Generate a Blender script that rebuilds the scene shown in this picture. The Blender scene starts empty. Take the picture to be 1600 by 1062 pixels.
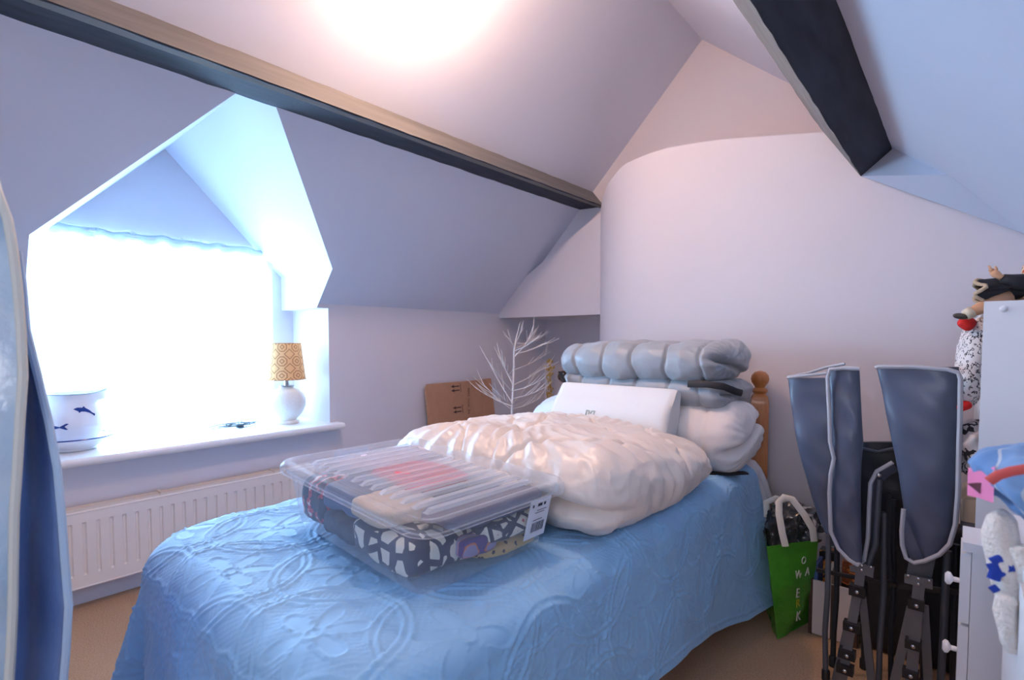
import bpy, bmesh, math, random
import numpy as np
from mathutils import Vector, Matrix

# ------------------------------------------------------------------ camera, world, lights, exposure
sc = bpy.context.scene
COL = sc.collection
FPX = 800.0                                   # focal length for a 1600 px wide frame
PITCH = math.radians(2.5)
YAW = math.atan2(705, FPX)
EYE = np.array([0.0, 0.0, 1.15])
CY = 530 + FPX * math.tan(PITCH)
cd = bpy.data.cameras.new('camera')
cam = bpy.data.objects.new('camera', cd)
COL.objects.link(cam)
cam.location = EYE
cam.rotation_euler = (math.pi / 2 - PITCH, 0, YAW)
cd.sensor_width = 36
cd.lens = 36 * FPX / 1600
cd.shift_y = (CY - 531) / 1600
cd.clip_start = 0.02
cd.dof.use_dof = True
cd.dof.focus_distance = 1.7
cd.dof.aperture_fstop = 4.0
sc.camera = cam

world = bpy.data.worlds.new('world')
sc.world = world
world.use_nodes = True
bg = world.node_tree.nodes['Background']
bg.inputs[0].default_value = (0.52, 0.76, 1.0, 1)
bg.inputs[1].default_value = 6.0


def light(name, kind, loc, power, color, rot=(0, 0, 0), **kw):
    d = bpy.data.lights.new(name, kind)
    d.energy = power
    d.color = color
    for k, v in kw.items():
        setattr(d, k, v)
    o = bpy.data.objects.new(name, d)
    COL.objects.link(o)
    o.location = loc
    o.rotation_euler = rot
    return o


# daylight falling through the dormer window
light('window_daylight', 'AREA', (-3.75, 0.9, 1.32), 185, (0.42, 0.68, 1.0),
      rot=(0, math.radians(-90), 0), shape='RECTANGLE', size=1.3, size_y=1.5)
# the room's ceiling lamp, just above the frame
light('ceiling_lamp_light', 'POINT', (-1.42, 1.24, 2.52), 29, (1.0, 0.62, 0.42), shadow_soft_size=0.05)
# fill light added behind the camera to soften the shading
light('back_fill_light', 'AREA', (0.15, -0.75, 1.5), 10, (0.95, 0.93, 1.0),
      rot=(math.radians(80), 0, math.radians(30)), shape='RECTANGLE', size=0.9, size_y=1.0)

vs = sc.view_settings
vs.view_transform = 'Standard'
vs.look = 'None'
vs.gamma = 1
vs.use_curve_mapping = False
vs.exposure = 0.55
sc.cycles.max_bounces = 10
sc.cycles.diffuse_bounces = 6
sc.cycles.transparent_max_bounces = 24
sc.cycles.sample_clamp_indirect = 6.0

# ------------------------------------------------------------------ helpers
F0 = np.array([-math.sin(YAW), math.cos(YAW), 0])
RT = np.array([math.cos(YAW), math.sin(YAW), 0])
ZZ = np.array([0, 0, 1.0])
FW = F0 * math.cos(PITCH) - ZZ * math.sin(PITCH)
UPV = ZZ * math.cos(PITCH) + F0 * math.sin(PITCH)


def ray(x, y):
    return FW + RT * (x - 800) / FPX + UPV * (CY - y) / FPX


def atY(x, y, v):
    d = ray(x, y)
    return EYE + d * (v / d[1])


def atX(x, y, v):
    d = ray(x, y)
    return EYE + d * (v / d[0])


def atZ(x, y, v):
    d = ray(x, y)
    return EYE + d * ((v - EYE[2]) / d[2])


def lin(c):
    c = c / 255.0
    return c / 12.92 if c <= 0.04045 else ((c + 0.055) / 1.055) ** 2.4


def rgb(r, g, b):
    return (lin(r), lin(g), lin(b), 1)


rng = np.random.RandomState(7)
random.seed(7)


def fbm(P, scale, seed=0, octaves=3, ridged=False):
    r = np.random.RandomState(seed)
    out = np.zeros(len(P))
    amp, tot = 1.0, 0.0
    for o in range(octaves):
        a = np.zeros(len(P))
        for k in range(6):
            d = r.normal(size=3)
            d /= np.linalg.norm(d)
            d = d * scale * (2 ** o) * r.uniform(0.7, 1.4)
            a += np.sin(P @ d + r.uniform(0, 6.28))
        a /= 2.4
        if ridged:
            a = 1 - 2 * np.minimum(np.abs(a), 1)
        out += a * amp
        tot += amp
        amp *= 0.5
    return out / tot


class MB:
    def __init__(self):
        self.v, self.f = [], []

    def add(self, verts, faces):
        o = len(self.v)
        self.v.extend([tuple(map(float, p)) for p in verts])
        self.f.extend([tuple(int(i) + o for i in f) for f in faces])
        return self

    def box(self, x0, x1, y0, y1, z0, z1):
        v = [(x0, y0, z0), (x1, y0, z0), (x1, y1, z0), (x0, y1, z0), (x0, y0, z1), (x1, y0, z1), (x1, y1, z1), (x0, y1, z1)]
        return self.add(v, [(3, 2, 1, 0), (4, 5, 6, 7), (0, 1, 5, 4), (1, 2, 6, 5), (2, 3, 7, 6), (3, 0, 4, 7)])

    def poly(self, pts):
        return self.add(pts, [tuple(range(len(pts)))])

    def extrude(self, pts, vec):
        n = len(pts)
        a = [np.array(p, float) for p in pts]
        b = [p + np.array(vec, float) for p in a]
        fs = [tuple(range(n - 1, -1, -1)), tuple(range(n, 2 * n))]
        fs += [(i, (i + 1) % n, n + (i + 1) % n, n + i) for i in range(n)]
        return self.add(a + b, fs)

    def rings(self, rs, closed=True, cap0=True, cap1=True):
        n = len(rs[0])
        vs_ = [p for r in rs for p in r]
        fs = []
        m = n if closed else n - 1
        for i in range(len(rs) - 1):
            for j in range(m):
                k = (j + 1) % n
                fs.append((i * n + j, i * n + k, (i + 1) * n + k, (i + 1) * n + j))
        if cap0:
            fs.append(tuple(range(n - 1, -1, -1)))
        if cap1:
            fs.append(tuple((len(rs) - 1) * n + j for j in range(n)))
        return self.add(vs_, fs)

    def tube(self, pts, r, n=8, flat=None, cap=True, hint=(0, 0, 1)):
        pts = [np.array(p, float) for p in pts]
        rr = r if hasattr(r, '__len__') else [r] * len(pts)
        rs = []
        up = np.array(hint, float)
        for i, p in enumerate(pts):
            t = pts[min(i + 1, len(pts) - 1)] - pts[max(i - 1, 0)]
            t /= (np.linalg.norm(t) + 1e-12)
            a = np.cross(t, up)
            if np.linalg.norm(a) < 1e-4:
                a = np.cross(t, np.array([0.9, 0.3, 0.1]))
            a /= np.linalg.norm(a)
            b = np.cross(a, t)
            up = b
            ra, rb = (rr[i], rr[i]) if flat is None else (rr[i], rr[i] * flat)
            off = math.pi / n if n == 4 else 0
            rs.append([p + a * ra * math.cos(off + 2 * math.pi * k / n) + b * rb * math.sin(off + 2 * math.pi * k / n) for k in range(n)])
        return self.rings(rs, True, cap, cap)

    def lathe(self, prof, c=(0, 0, 0), n=24, cap0=True, cap1=True):
        c = np.array(c, float)
        rs = [[c + np.array([r * math.cos(2 * math.pi * k / n), r * math.sin(2 * math.pi * k / n), z]) for k in range(n)] for r, z in prof]
        return self.rings(rs, True, cap0, cap1)

    def ball(self, c, r, n=12):
        sx, sy, sz = r if hasattr(r, '__len__') else (r, r, r)
        c = np.array(c, float)
        rs = []
        for i in range(1, n):
            th = math.pi * i / n
            rs.append([c + np.array([sx * math.sin(th) * math.cos(2 * math.pi * k / (2 * n)), sy * math.sin(th) * math.sin(2 * math.pi * k / (2 * n)), -sz * math.cos(th)]) for k in range(2 * n)])
        return self.rings(rs)


def root_of(o):
    while o.parent is not None:
        o = o.parent
    return o


def build(name, mb, m, parent=None, local=False, sharp=40, smooth=True, kind=None):
    me = bpy.data.meshes.new(name)
    v = np.array(mb.v, float)
    if parent is not None and not local:
        v = v - np.array(root_of(parent).location)
    me.from_pydata(v.tolist(), [], mb.f)
    if smooth:
        me.polygons.foreach_set('use_smooth', [True] * len(me.polygons))
        if sharp:
            me.set_sharp_from_angle(angle=math.radians(sharp))
    me.materials.append(m)
    me.update()
    o = bpy.data.objects.new(name, me)
    COL.objects.link(o)
    if parent is not None:
        o.parent = parent
    if kind:
        o['kind'] = kind
    return o


def struct(name, mb, m, parent=None, sharp=30):
    o = build(name, mb, m, parent, sharp=sharp)
    if parent is None:
        o['kind'] = 'structure'
    return o


def tag(o, label, cat, group=None):
    o['label'] = label
    o['category'] = cat
    if group:
        o['group'] = group
    return o


def thing(name, label, cat, loc=(0, 0, 0), rot=(0, 0, 0), group=None):
    o = bpy.data.objects.new(name, None)
    COL.objects.link(o)
    o.location = loc
    o.rotation_euler = rot
    o.empty_display_size = 0.05
    return tag(o, label, cat, group)


# ---- materials
def M(name, color, rough=0.6, metallic=0.0, noise=None, bump=None, sheen=0.0, coat=0.0, spec=0.5, aniso=None, emit=None):
    m = bpy.data.materials.new(name)
    m.use_nodes = True
    nt = m.node_tree
    b = nt.nodes['Principled BSDF']
    b.inputs['Base Color'].default_value = color
    b.inputs['Roughness'].default_value = rough
    b.inputs['Metallic'].default_value = metallic
    b.inputs['Sheen Weight'].default_value = sheen
    b.inputs['Coat Weight'].default_value = coat
    b.inputs['Specular IOR Level'].default_value = spec
    tc = nt.nodes.new('ShaderNodeTexCoord')
    if noise:
        sc_, amt, col2 = noise
        n = nt.nodes.new('ShaderNodeTexNoise')
        n.inputs['Scale'].default_value = sc_
        n.inputs['Detail'].default_value = 4
        nt.links.new(tc.outputs['Object'], n.inputs['Vector'])
        if aniso:
            mp = nt.nodes.new('ShaderNodeMapping')
            mp.inputs['Scale'].default_value = aniso
            nt.links.new(tc.outputs['Object'], mp.inputs['Vector'])
            nt.links.new(mp.outputs['Vector'], n.inputs['Vector'])
        rp = nt.nodes.new('ShaderNodeMapRange')
        rp.inputs['From Min'].default_value = 0.35
        rp.inputs['From Max'].default_value = 0.65
        rp.inputs['To Max'].default_value = amt
        nt.links.new(n.outputs['Fac'], rp.inputs['Value'])
        mx = nt.nodes.new('ShaderNodeMix')
        mx.data_type = 'RGBA'
        mx.inputs['A'].default_value = color
        mx.inputs['B'].default_value = col2
        nt.links.new(rp.outputs['Result'], mx.inputs['Factor'])
        nt.links.new(mx.outputs['Result'], b.inputs['Base Color'])
    if bump:
        sc_, st, dist = bump
        n = nt.nodes.new('ShaderNodeTexNoise')
        n.inputs['Scale'].default_value = sc_
        n.inputs['Detail'].default_value = 5
        nt.links.new(tc.outputs['Object'], n.inputs['Vector'])
        bp = nt.nodes.new('ShaderNodeBump')
        bp.inputs['Strength'].default_value = st
        bp.inputs['Distance'].default_value = dist
        nt.links.new(n.outputs['Fac'], bp.inputs['Height'])
        nt.links.new(bp.outputs['Normal'], b.inputs['Normal'])
    if emit:
        b.inputs['Emission Color'].default_value = emit[0]
        b.inputs['Emission Strength'].default_value = emit[1]
    return m


def pattern(name, kind, cols, scale=30, thr=0.5, rough=0.8, stretch=(1, 1, 1), rot=(0, 0, 0)):
    """printed cloth: a procedural two- or three-colour print"""
    m = M(name, cols[0], rough, sheen=0.2, bump=(400, 0.15, 0.001))
    nt = m.node_tree
    b = nt.nodes['Principled BSDF']
    tc = nt.nodes.new('ShaderNodeTexCoord')
    mp = nt.nodes.new('ShaderNodeMapping')
    mp.inputs['Scale'].default_value = stretch
    mp.inputs['Rotation'].default_value = rot
    nt.links.new(tc.outputs['Object'], mp.inputs['Vector'])
    if kind in ('cells', 'dots'):
        t = nt.nodes.new('ShaderNodeTexVoronoi')
        t.inputs['Scale'].default_value = scale
        if kind == 'cells':
            t.feature = 'DISTANCE_TO_EDGE'
        out = t.outputs['Distance']
    elif kind == 'wave':
        t = nt.nodes.new('ShaderNodeTexWave')
        t.inputs['Scale'].default_value = scale
        t.inputs['Distortion'].default_value = 6
        t.inputs['Detail'].default_value = 2
        out = t.outputs['Fac']
    else:
        t = nt.nodes.new('ShaderNodeTexNoise')
        t.inputs['Scale'].default_value = scale
        t.inputs['Detail'].default_value = 2
        out = t.outputs['Fac']
    nt.links.new(mp.outputs['Vector'], t.inputs['Vector'])
    cr = nt.nodes.new('ShaderNodeValToRGB')
    cr.color_ramp.interpolation = 'CONSTANT'
    cr.color_ramp.elements[0].color = cols[0]
    cr.color_ramp.elements[1].position = thr
    cr.color_ramp.elements[1].color = cols[1]
    if len(cols) > 2:
        e = cr.color_ramp.elements.new(min(0.99, thr + (1 - thr) * 0.3 if kind != 'noise' else thr + 0.08))
        e.color = cols[2]
    nt.links.new(out, cr.inputs['Fac'])
    nt.links.new(cr.outputs['Color'], b.inputs['Base Color'])
    return m


def plastic_clear(name, tint, fac):
    m = bpy.data.materials.new(name)
    m.use_nodes = True
    nt = m.node_tree
    b = nt.nodes['Principled BSDF']
    b.inputs['Base Color'].default_value = (0.85, 0.90, 0.96, 1)
    b.inputs['Roughness'].default_value = 0.12
    tr = nt.nodes.new('ShaderNodeBsdfTransparent')
    tr.inputs[0].default_value = tint
    mx = nt.nodes.new('ShaderNodeMixShader')
    lw = nt.nodes.new('ShaderNodeLayerWeight')
    lw.inputs['Blend'].default_value = 0.35
    mr = nt.nodes.new('ShaderNodeMapRange')
    mr.inputs['To Min'].default_value = fac
    mr.inputs['To Max'].default_value = min(1, fac + 0.30)
    nt.links.new(lw.outputs['Facing'], mr.inputs['Value'])
    nt.links.new(mr.outputs['Result'], mx.inputs[0])
    nt.links.new(tr.outputs[0], mx.inputs[1])
    nt.links.new(b.outputs[0], mx.inputs[2])
    nt.links.new(mx.outputs[0], nt.nodes['Material Output'].inputs['Surface'])
    return m


def sheer(name, color, clear):
    m = bpy.data.materials.new(name)
    m.use_nodes = True
    nt = m.node_tree
    tl = nt.nodes.new('ShaderNodeBsdfTranslucent')
    tl.inputs[0].default_value = color
    df = nt.nodes.new('ShaderNodeBsdfDiffuse')
    df.inputs[0].default_value = color
    tr = nt.nodes.new('ShaderNodeBsdfTransparent')
    m1 = nt.nodes.new('ShaderNodeMixShader')
    m1.inputs[0].default_value = 0.6
    nt.links.new(df.outputs[0], m1.inputs[1])
    nt.links.new(tl.outputs[0], m1.inputs[2])
    m2 = nt.nodes.new('ShaderNodeMixShader')
    m2.inputs[0].default_value = clear
    nt.links.new(m1.outputs[0], m2.inputs[1])
    nt.links.new(tr.outputs[0], m2.inputs[2])
    nt.links.new(m2.outputs[0], nt.nodes['Material Output'].inputs['Surface'])
    return m


def glass_mat():
    m = bpy.data.materials.new('window_glass')
    m.use_nodes = True
    nt = m.node_tree
    gl = nt.nodes.new('ShaderNodeBsdfGlossy')
    gl.inputs['Roughness'].default_value = 0.02
    tr = nt.nodes.new('ShaderNodeBsdfTransparent')
    tr.inputs[0].default_value = (0.95, 0.98, 0.98, 1)
    fr = nt.nodes.new('ShaderNodeFresnel')
    mx = nt.nodes.new('ShaderNodeMixShader')
    nt.links.new(fr.outputs[0], mx.inputs[0])
    nt.links.new(tr.outputs[0], mx.inputs[1])
    nt.links.new(gl.outputs[0], mx.inputs[2])
    nt.links.new(mx.outputs[0], nt.nodes['Material Output'].inputs['Surface'])
    return m


def wood(name, c1, c2, axis='Z', scale=6, rough=0.35):
    m = M(name, c1, rough, coat=0.3)
    nt = m.node_tree
    b = nt.nodes['Principled BSDF']
    tc = nt.nodes.new('ShaderNodeTexCoord')
    mp = nt.nodes.new('ShaderNodeMapping')
    s = [14, 14, 14]
    s['XYZ'.index(axis)] = 1.2
    mp.inputs['Scale'].default_value = s
    n = nt.nodes.new('ShaderNodeTexNoise')
    n.inputs['Scale'].default_value = scale
    n.inputs['Detail'].default_value = 5
    n.inputs['Distortion'].default_value = 0.6
    mx = nt.nodes.new('ShaderNodeMix')
    mx.data_type = 'RGBA'
    mx.inputs['A'].default_value = c1
    mx.inputs['B'].default_value = c2
    nt.links.new(tc.outputs['Object'], mp.inputs['Vector'])
    nt.links.new(mp.outputs['Vector'], n.inputs['Vector'])
    nt.links.new(n.outputs['Fac'], mx.inputs['Factor'])
    nt.links.new(mx.outputs['Result'], b.inputs['Base Color'])
    return m


paint = M('lilac_wall_paint', rgb(217, 215, 222), 0.75, noise=(1.7, 0.35, rgb(210, 208, 216)), bump=(35, 0.12, 0.004))
ceil_paint = M('lilac_ceiling_paint', rgb(212, 217, 232), 0.75, noise=(1.3, 0.35, rgb(205, 209, 225)), bump=(20, 0.12, 0.005))
beam_dark = M('shaded_beam_underside', rgb(62, 66, 76), 0.75, noise=(30, 0.8, rgb(46, 50, 60)), aniso=(1, 0.12, 1), bump=(40, 0.35, 0.004), spec=0.2)  # beam colour for the underside, darkened as its shade
beam_side = M('lamplit_beam_side', rgb(120, 119, 118), 0.65, noise=(22, 0.7, rgb(98, 98, 99)), aniso=(1, 0.1, 1), bump=(30, 0.3, 0.004))  # same beam, painted lighter where the ceiling lamp lights its inner face
carpet = M('tan_carpet', rgb(204, 166, 128), 0.95, noise=(180, 0.7, rgb(172, 132, 96)), bump=(420, 0.8, 0.006), sheen=0.2)
white_gloss = M('white_gloss_paint', rgb(240, 240, 240), 0.25, noise=(5, 0.3, rgb(234, 232, 230)))
rad_white = M('radiator_enamel', rgb(240, 232, 224), 0.3, noise=(8, 0.3, rgb(234, 226, 218)))
pine = wood('orange_pine', rgb(214, 142, 78), rgb(176, 98, 46))
pine_h = wood('orange_pine_horizontal', rgb(206, 136, 76), rgb(168, 94, 46), 'X')

# ------------------------------------------------------------------ the room shell
KX = -2.85                       # knee wall below the window
SILL = 0.62
GY = 3.15                        # gable wall
BY = 2.64                        # face of the rounded chimney breast and the wall beside it


def slopeL(x):
    return 1.36 + (x - KX) * 0.9963


def slopeLX(z):
    return KX + (z - 1.36) / 0.9963


def slopeR(x):
    return 2.963 - 0.86 * (x + 1.24)


fl = MB().box(-3.4, 1.6, -1.1, 3.8, -0.08, 0.0)
struct('floor', fl, carpet)

# knee wall: piece below the sill and the two ends
wl = MB()
wl.poly([(KX, -1.1, 0), (KX, 3.75, 0), (KX, 3.75, 1.36), (KX, 1.575, 1.36), (KX, 1.575, SILL), (KX, 0.26, SILL), (KX, 0.26, 1.36), (KX, -1.1, 1.36)])
struct('wall_left', wl, paint)

# window wall of the dormer: gable triangle and a frame of wall round the opening
WX = -3.30
wg = MB()
# the dormer's reveals
wg.poly([(KX, 1.575, SILL), (KX, 1.575, 1.335), (-3.42, 1.575, 1.335), (-3.42, 1.575, SILL)])
wg.poly([(KX, 1.575, 1.335), (KX, 1.502, 1.335), (-3.42, 1.502, 1.335), (-3.42, 1.575, 1.335)])
wg.poly([(KX, 1.575, 1.335), (KX, 1.575, 1.36), (KX, 1.502, 1.36), (KX, 1.502, 1.335)])
wg.poly([(slopeLX(1.36), 1.502, 1.335), (slopeLX(1.545), 1.502, 1.545), (-3.42, 1.502, 1.545), (-3.42, 1.502, 1.335)])
wg.poly([(KX, 0.26, SILL), (KX, 0.26, 1.36), (slopeLX(1.545), 0.26, 1.545), (-3.42, 0.26, 1.545), (-3.42, 0.26, SILL)])
wg.poly([(KX, 0.26, SILL), (KX, 1.575, SILL), (-3.42, 1.575, SILL), (-3.42, 0.26, SILL)])
wg.poly([(WX, 0.365, 1.68), (WX, 1.395, 1.68), (WX, 0.88, 2.22)])
wg.poly([(WX, 0.26, SILL), (WX, 0.30, SILL), (WX, 0.30, 1.60), (WX, 0.385, 1.68), (WX, 0.26, 1.545)])
wg.poly([(WX, 1.58, SILL), (WX, 1.58, 1.34), (WX, 1.502, 1.34), (WX, 1.502, 1.545), (WX, 1.375, 1.69), (WX, 1.40, 1.60), (WX, 1.43, 1.54), (WX, 1.435, SILL)])
struct('wall_left_dormer', wg, paint)

# sloping ceilings
RX = -1.24
cl = MB()
P = lambda y, z: (slopeLX(z), y, z)
cl.poly([P(-1.1, 1.36), P(0.26, 1.36), P(0.26, 1.545), P(0.88, 2.167), P(1.502, 1.545), P(1.502, 1.36), P(3.75, 1.36), P(3.75, 2.99), P(-1.1, 2.99)])
struct('ceiling', cl, ceil_paint)
dm = MB()
dm.poly([P(0.88, 2.167), P(1.502, 1.545), (-3.42, 1.502, 1.545), (-3.42, 0.88, 2.19)])
dm.poly([P(0.88, 2.167), P(0.26, 1.545), (-3.42, 0.26, 1.545), (-3.42, 0.88, 2.19)])
struct('ceiling_dormer', dm, ceil_paint)
cr = MB()
cr.poly([(RX - 0.03, -1.1, slopeR(RX - 0.03)), (RX - 0.03, 3.75, slopeR(RX - 0.03)), (-0.27, 3.75, slopeR(-0.27)), (-0.27, -1.1, slopeR(-0.27))])
cr.poly([(-0.27, -1.1, slopeR(-0.27)), (-0.27, 3.75, slopeR(-0.27)), (-0.27, 3.75, 1.955), (-0.27, -1.1, 1.955)])
struct('ceiling_ridge_side', cr, ceil_paint)
c2 = MB()
NS = 14
ys = [-1.1, 0.0, 1.0, 1.8] + [2.2 + 0.46 * i / 23 for i in range(24)]
xs = [-0.26 + 0.5 * i / 24 for i in range(25)] + [0.4, 0.6, 0.9, 1.23]


def low_ceiling(x, y):
    base = 1.93 - (x + 0.24)
    return base


xs = sorted(xs)
vv = [(x, y, low_ceiling(x, y)) for y in ys for x in xs]
ff = [(j * len(xs) + i, j * len(xs) + i + 1, (j + 1) * len(xs) + i + 1, (j + 1) * len(xs) + i) for j in range(len(ys) - 1) for i in range(len(xs) - 1)]
c2.add(vv, ff)
struct('ceiling_low_side', c2, ceil_paint, sharp=60)
P1, P2, P3, P4 = (-0.347, 2.637, 1.843), (-0.238, 2.637, 1.932), (-0.06, 2.47, 1.749), (0.165, 2.637, 1.526)
struct('ceiling_fillet', MB().poly([P1, P2, P3]).poly([P1, P3, P4]), ceil_paint, sharp=80)
wr = MB()
wr.poly([(1.2, -1.1, 0), (1.2, 2.7, 0), (1.2, 2.7, 0.6), (1.2, -1.1, 0.6)])
struct('wall_right', wr, paint)
wb = MB()
wb.poly([(KX, -1.0, 0), (1.25, -1.0, 0), (1.25, -1.0, 0.5), (-0.24, -1.0, 1.95), (-0.5, -1.0, 2.3), (RX, -1.0, 2.97), (KX, -1.0, 1.36)])
struct('wall_back', wb, paint)

# gable wall with the alcove beside the breast
wf = MB()
wf.poly([(KX - 0.02, GY, 1.34), (-1.5, GY, 1.34), (-0.2, GY, 1.5), (-0.2, GY, slopeR(-0.2) + 0.01), (RX, GY, 2.99), (KX - 0.02, GY, 1.36)])
# plaster lining on the lower gable, its head running down to the eaves
lp = [(-1.5, 3.08, 1.322), (-1.5, 3.08, 2.1), (-1.945, 3.08, 2.0), (-2.70, 3.08, 1.565), (-2.81, 3.08, 1.42), (KX - 0.01, 3.08, 1.345), (KX - 0.01, 3.08, 1.322)]
wf.extrude(lp, (0, GY - 3.08, 0))
wf.poly([(-1.5, 3.08, 1.322), (KX - 0.01, 3.08, 1.322), (KX - 0.01, 3.7, 1.322), (-1.5, 3.7, 1.322)])
wf.poly([(KX, 3.69, 0), (-1.5, 3.69, 0), (-1.5, 3.69, 1.34), (KX, 3.69, 1.34)])
wf.poly([(-1.62, 3.05, 0), (-1.62, 3.7, 0), (-1.62, 3.7, 1.34), (-1.62, 3.05, 1.34)])
struct('wall_far', wf, paint)

# rounded chimney breast and the plain wall that carries on from it
cb = MB()
cx, rr = -1.215, 0.74
plan = [(1.25, BY), (0.9, BY), (0.6, BY), (0.35, BY), (0.16, BY), (0.02, BY), (-0.1, BY), (-0.2, BY), (-0.345, BY), (-0.50, BY), (-0.70, BY), (-0.9, BY), (-1.05, BY)]
nflat = len(plan)
for i in range(25):
    a = math.radians(90 * i / 24)
    plan.append((cx - rr * math.sin(a), BY + rr * (1 - math.cos(a))))


def ledge(x, y):
    if x > -0.345:
        return min(low_ceiling(x, 2.65), 1.945) + 0.03
    pts = [(-2.2, 1.72), (-1.93, 1.85), (-1.82, 2.02), (-1.70, 2.10), (-1.52, 2.165), (-1.18, 2.175), (-0.93, 2.145), (-0.49, 2.065), (-0.34, 2.05)]
    return float(np.interp(x, [p[0] for p in pts], [p[1] for p in pts]))


bot = [(x, y, 0) for x, y in plan]
top = [(x, y, ledge(x, y)) for x, y in plan]
n = len(plan)
cb.add(bot + top, [(i, i + 1, n + i + 1, n + i) for i in range(n - 1)])
back = [(x, max(GY + 0.02, y), ledge(x, y) + 0.02) for x, y in plan if x < -0.1]
fr = [(x, y, ledge(x, y)) for x, y in plan if x < -0.1]
k = len(fr)
cb.add(fr + back, [(i, i + 1, k + i + 1, k + i) for i in range(k - 1)])
struct('wall_far_chimney_breast', cb, paint, sharp=50)

# purlin beams along both slopes
b1 = MB()
secA, secB, secC = (-2.010, 2.198), (-1.918, 2.082), (-1.922, 2.079)
secD = (-2.120, 2.090)
ny = 60
rs_dark, rs_side = [], []
for i in range(ny + 1):
    y = -1.05 + (3.155 + 1.05) * i / ny
    j = lambda: random.uniform(-0.0014, 0.0014)
    rs_dark.append([(secB[0] + j(), y, secB[1] + j()), (secC[0] + j(), y, secC[1] + j()), (secD[0], y, secD[1] + j()), (secD[0] - 0.02, y, secD[1] + 0.1)])
    rs_side.append([(secA[0] - 0.03, y, secA[1] + 0.03), (secA[0] + j(), y, secA[1] + j()), (rs_dark[-1][0][0] + 0.001, y, rs_dark[-1][0][2] + 0.001), (secB[0] - 0.03, y, secB[1] - 0.01)])
beam1 = struct('trim_1', MB().rings(rs_dark), beam_dark, sharp=20)
struct('beam_face', MB().rings(rs_side), beam_side, beam1, sharp=20)
rs_dark, rs_side = [], []
for i in range(ny + 1):
    y = -1.05 + (BY + 1.055) * i / ny
    j = lambda: random.uniform(-0.0016, 0.0016)
    a, b = (-0.347 + j(), y, 1.842 + j()), (-0.243 + j(), y, 1.932 + j())
    rs_dark.append([a, b, (-0.23, y, 2.1), (-0.47, y, 2.29), (-0.46, y, 2.03)])
    rs_side.append([(a[0] - 0.001, y, a[2] - 0.001 + 0.001), (-0.46, y, 2.035), (-0.50 + j(), y, 2.08 + j()), (-0.50, y, 2.33), (-0.46, y, 2.30)][:1] + [(-0.505 + j(), y, 2.085 + j()), (-0.50, y, 2.34), (-0.45, y, 2.25)])
beam2 = struct('trim_2', MB().rings(rs_dark), beam_dark, sharp=20)
struct('beam_face', MB().rings(rs_side), beam_side, beam2, sharp=20)

# window_1 : frame, mullions, panes, sill
win = thing('window_1', 'dormer window', 'window', (WX, 0.9, SILL))
del win['label'], win['category']
win['kind'] = 'structure'
Y0, Y1, Z0, Z1 = 0.30, 1.46, 0.645, 1.69
fm = MB()
fm.box(WX - 0.10, WX - 0.04, Y0, Y0 + 0.05, Z0, Z1).box(WX - 0.10, WX - 0.04, Y1 - 0.05, Y1, Z0, Z1)
fm.box(WX - 0.10, WX - 0.04, Y0 + 0.05, Y1 - 0.05, Z1 - 0.05, Z1).box(WX - 0.10, WX - 0.04, Y0 + 0.05, Y1 - 0.05, Z0, Z0 + 0.06)
build('window_frame', fm, white_gloss, win)
ym = (Y0 + Y1) / 2
build('mullion', MB().box(WX - 0.10, WX - 0.04, ym - 0.03, ym + 0.03, Z0 + 0.06, Z1 - 0.05), white_gloss, win)
gm = glass_mat()
build('pane', MB().box(WX - 0.075, WX - 0.071, Y0 + 0.05, ym - 0.03, Z0 + 0.06, Z1 - 0.05), gm, win)
build('pane', MB().box(WX - 0.075, WX - 0.071, ym + 0.03, Y1 - 0.05, Z0 + 0.06, Z1 - 0.05), gm, win)
sl = MB()
prof = [(-3.42, SILL - 0.005), (-2.775, SILL - 0.005), (-2.768, SILL + 0.002), (-2.765, SILL + 0.0125), (-2.768, SILL + 0.023), (-2.775, SILL + 0.03), (-3.42, SILL + 0.03)]
sl.extrude([(x, 0.20, z) for x, z in prof[:]], (0, 1.372, 0))
sl.extrude([(x, 1.572, z) for x, z in [(-2.848, SILL - 0.005)] + prof[1:-1] + [(-2.848, SILL + 0.03)]], (0, 0.055, 0))
build('window_sill', sl, white_gloss, win)
ST = SILL + 0.03                 # top of the sill

# net curtain on a wire
nc = thing('net_curtain', 'sheer white net curtain gathered on a wire across the dormer window', 'curtain', (WX, 0.9, 1.69))
rs = []
for i in range(161):
    t = i / 160
    y = 0.32 + (1.43 - 0.32) * t
    w = 0.012 * math.sin(t * 95) + 0.005 * math.sin(t * 37 + 1)
    zt = 1.705 + 0.006 * math.sin(t * 61) + 0.004 * math.sin(t * 23)
    if y < 0.39:
        zt -= (0.39 - y) * 1.0
    if y > 1.36:
        zt -= (y - 1.36) * 1.0
    rs.append([(WX + 0.035 + w * 1.2, y, zt), (WX + 0.03 + w * 0.6, y, zt - 0.035), (WX + 0.025 + w, y, zt - 0.30), (WX + 0.02 + w, y, ST + 0.006)])
build('curtain_net', MB().rings(rs, closed=False, cap0=False, cap1=False), sheer('white_net', (0.9, 0.93, 0.95, 1), 0.45), nc, sharp=0)
hd = []
for i in range(121):
    t = i / 120
    y = 0.385 + (1.365 - 0.385) * t
    w = 0.010 * math.sin(t * 70) + 0.008 * math.sin(t * 29)
    hz = 1.70 + 0.004 * math.sin(t * 44) + 0.003 * math.sin(t * 17)
    hd.append([(WX + 0.05 + w, y, hz), (WX + 0.058 + w, y, hz - 0.022), (WX + 0.048 + w, y, hz - 0.045 - 0.006 * math.sin(t * 50)), (WX + 0.042 + w, y, hz - 0.02)])
build('curtain_heading', MB().rings(hd), M('pale_green_heading', rgb(222, 238, 236), 0.8), nc, sharp=0)
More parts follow.
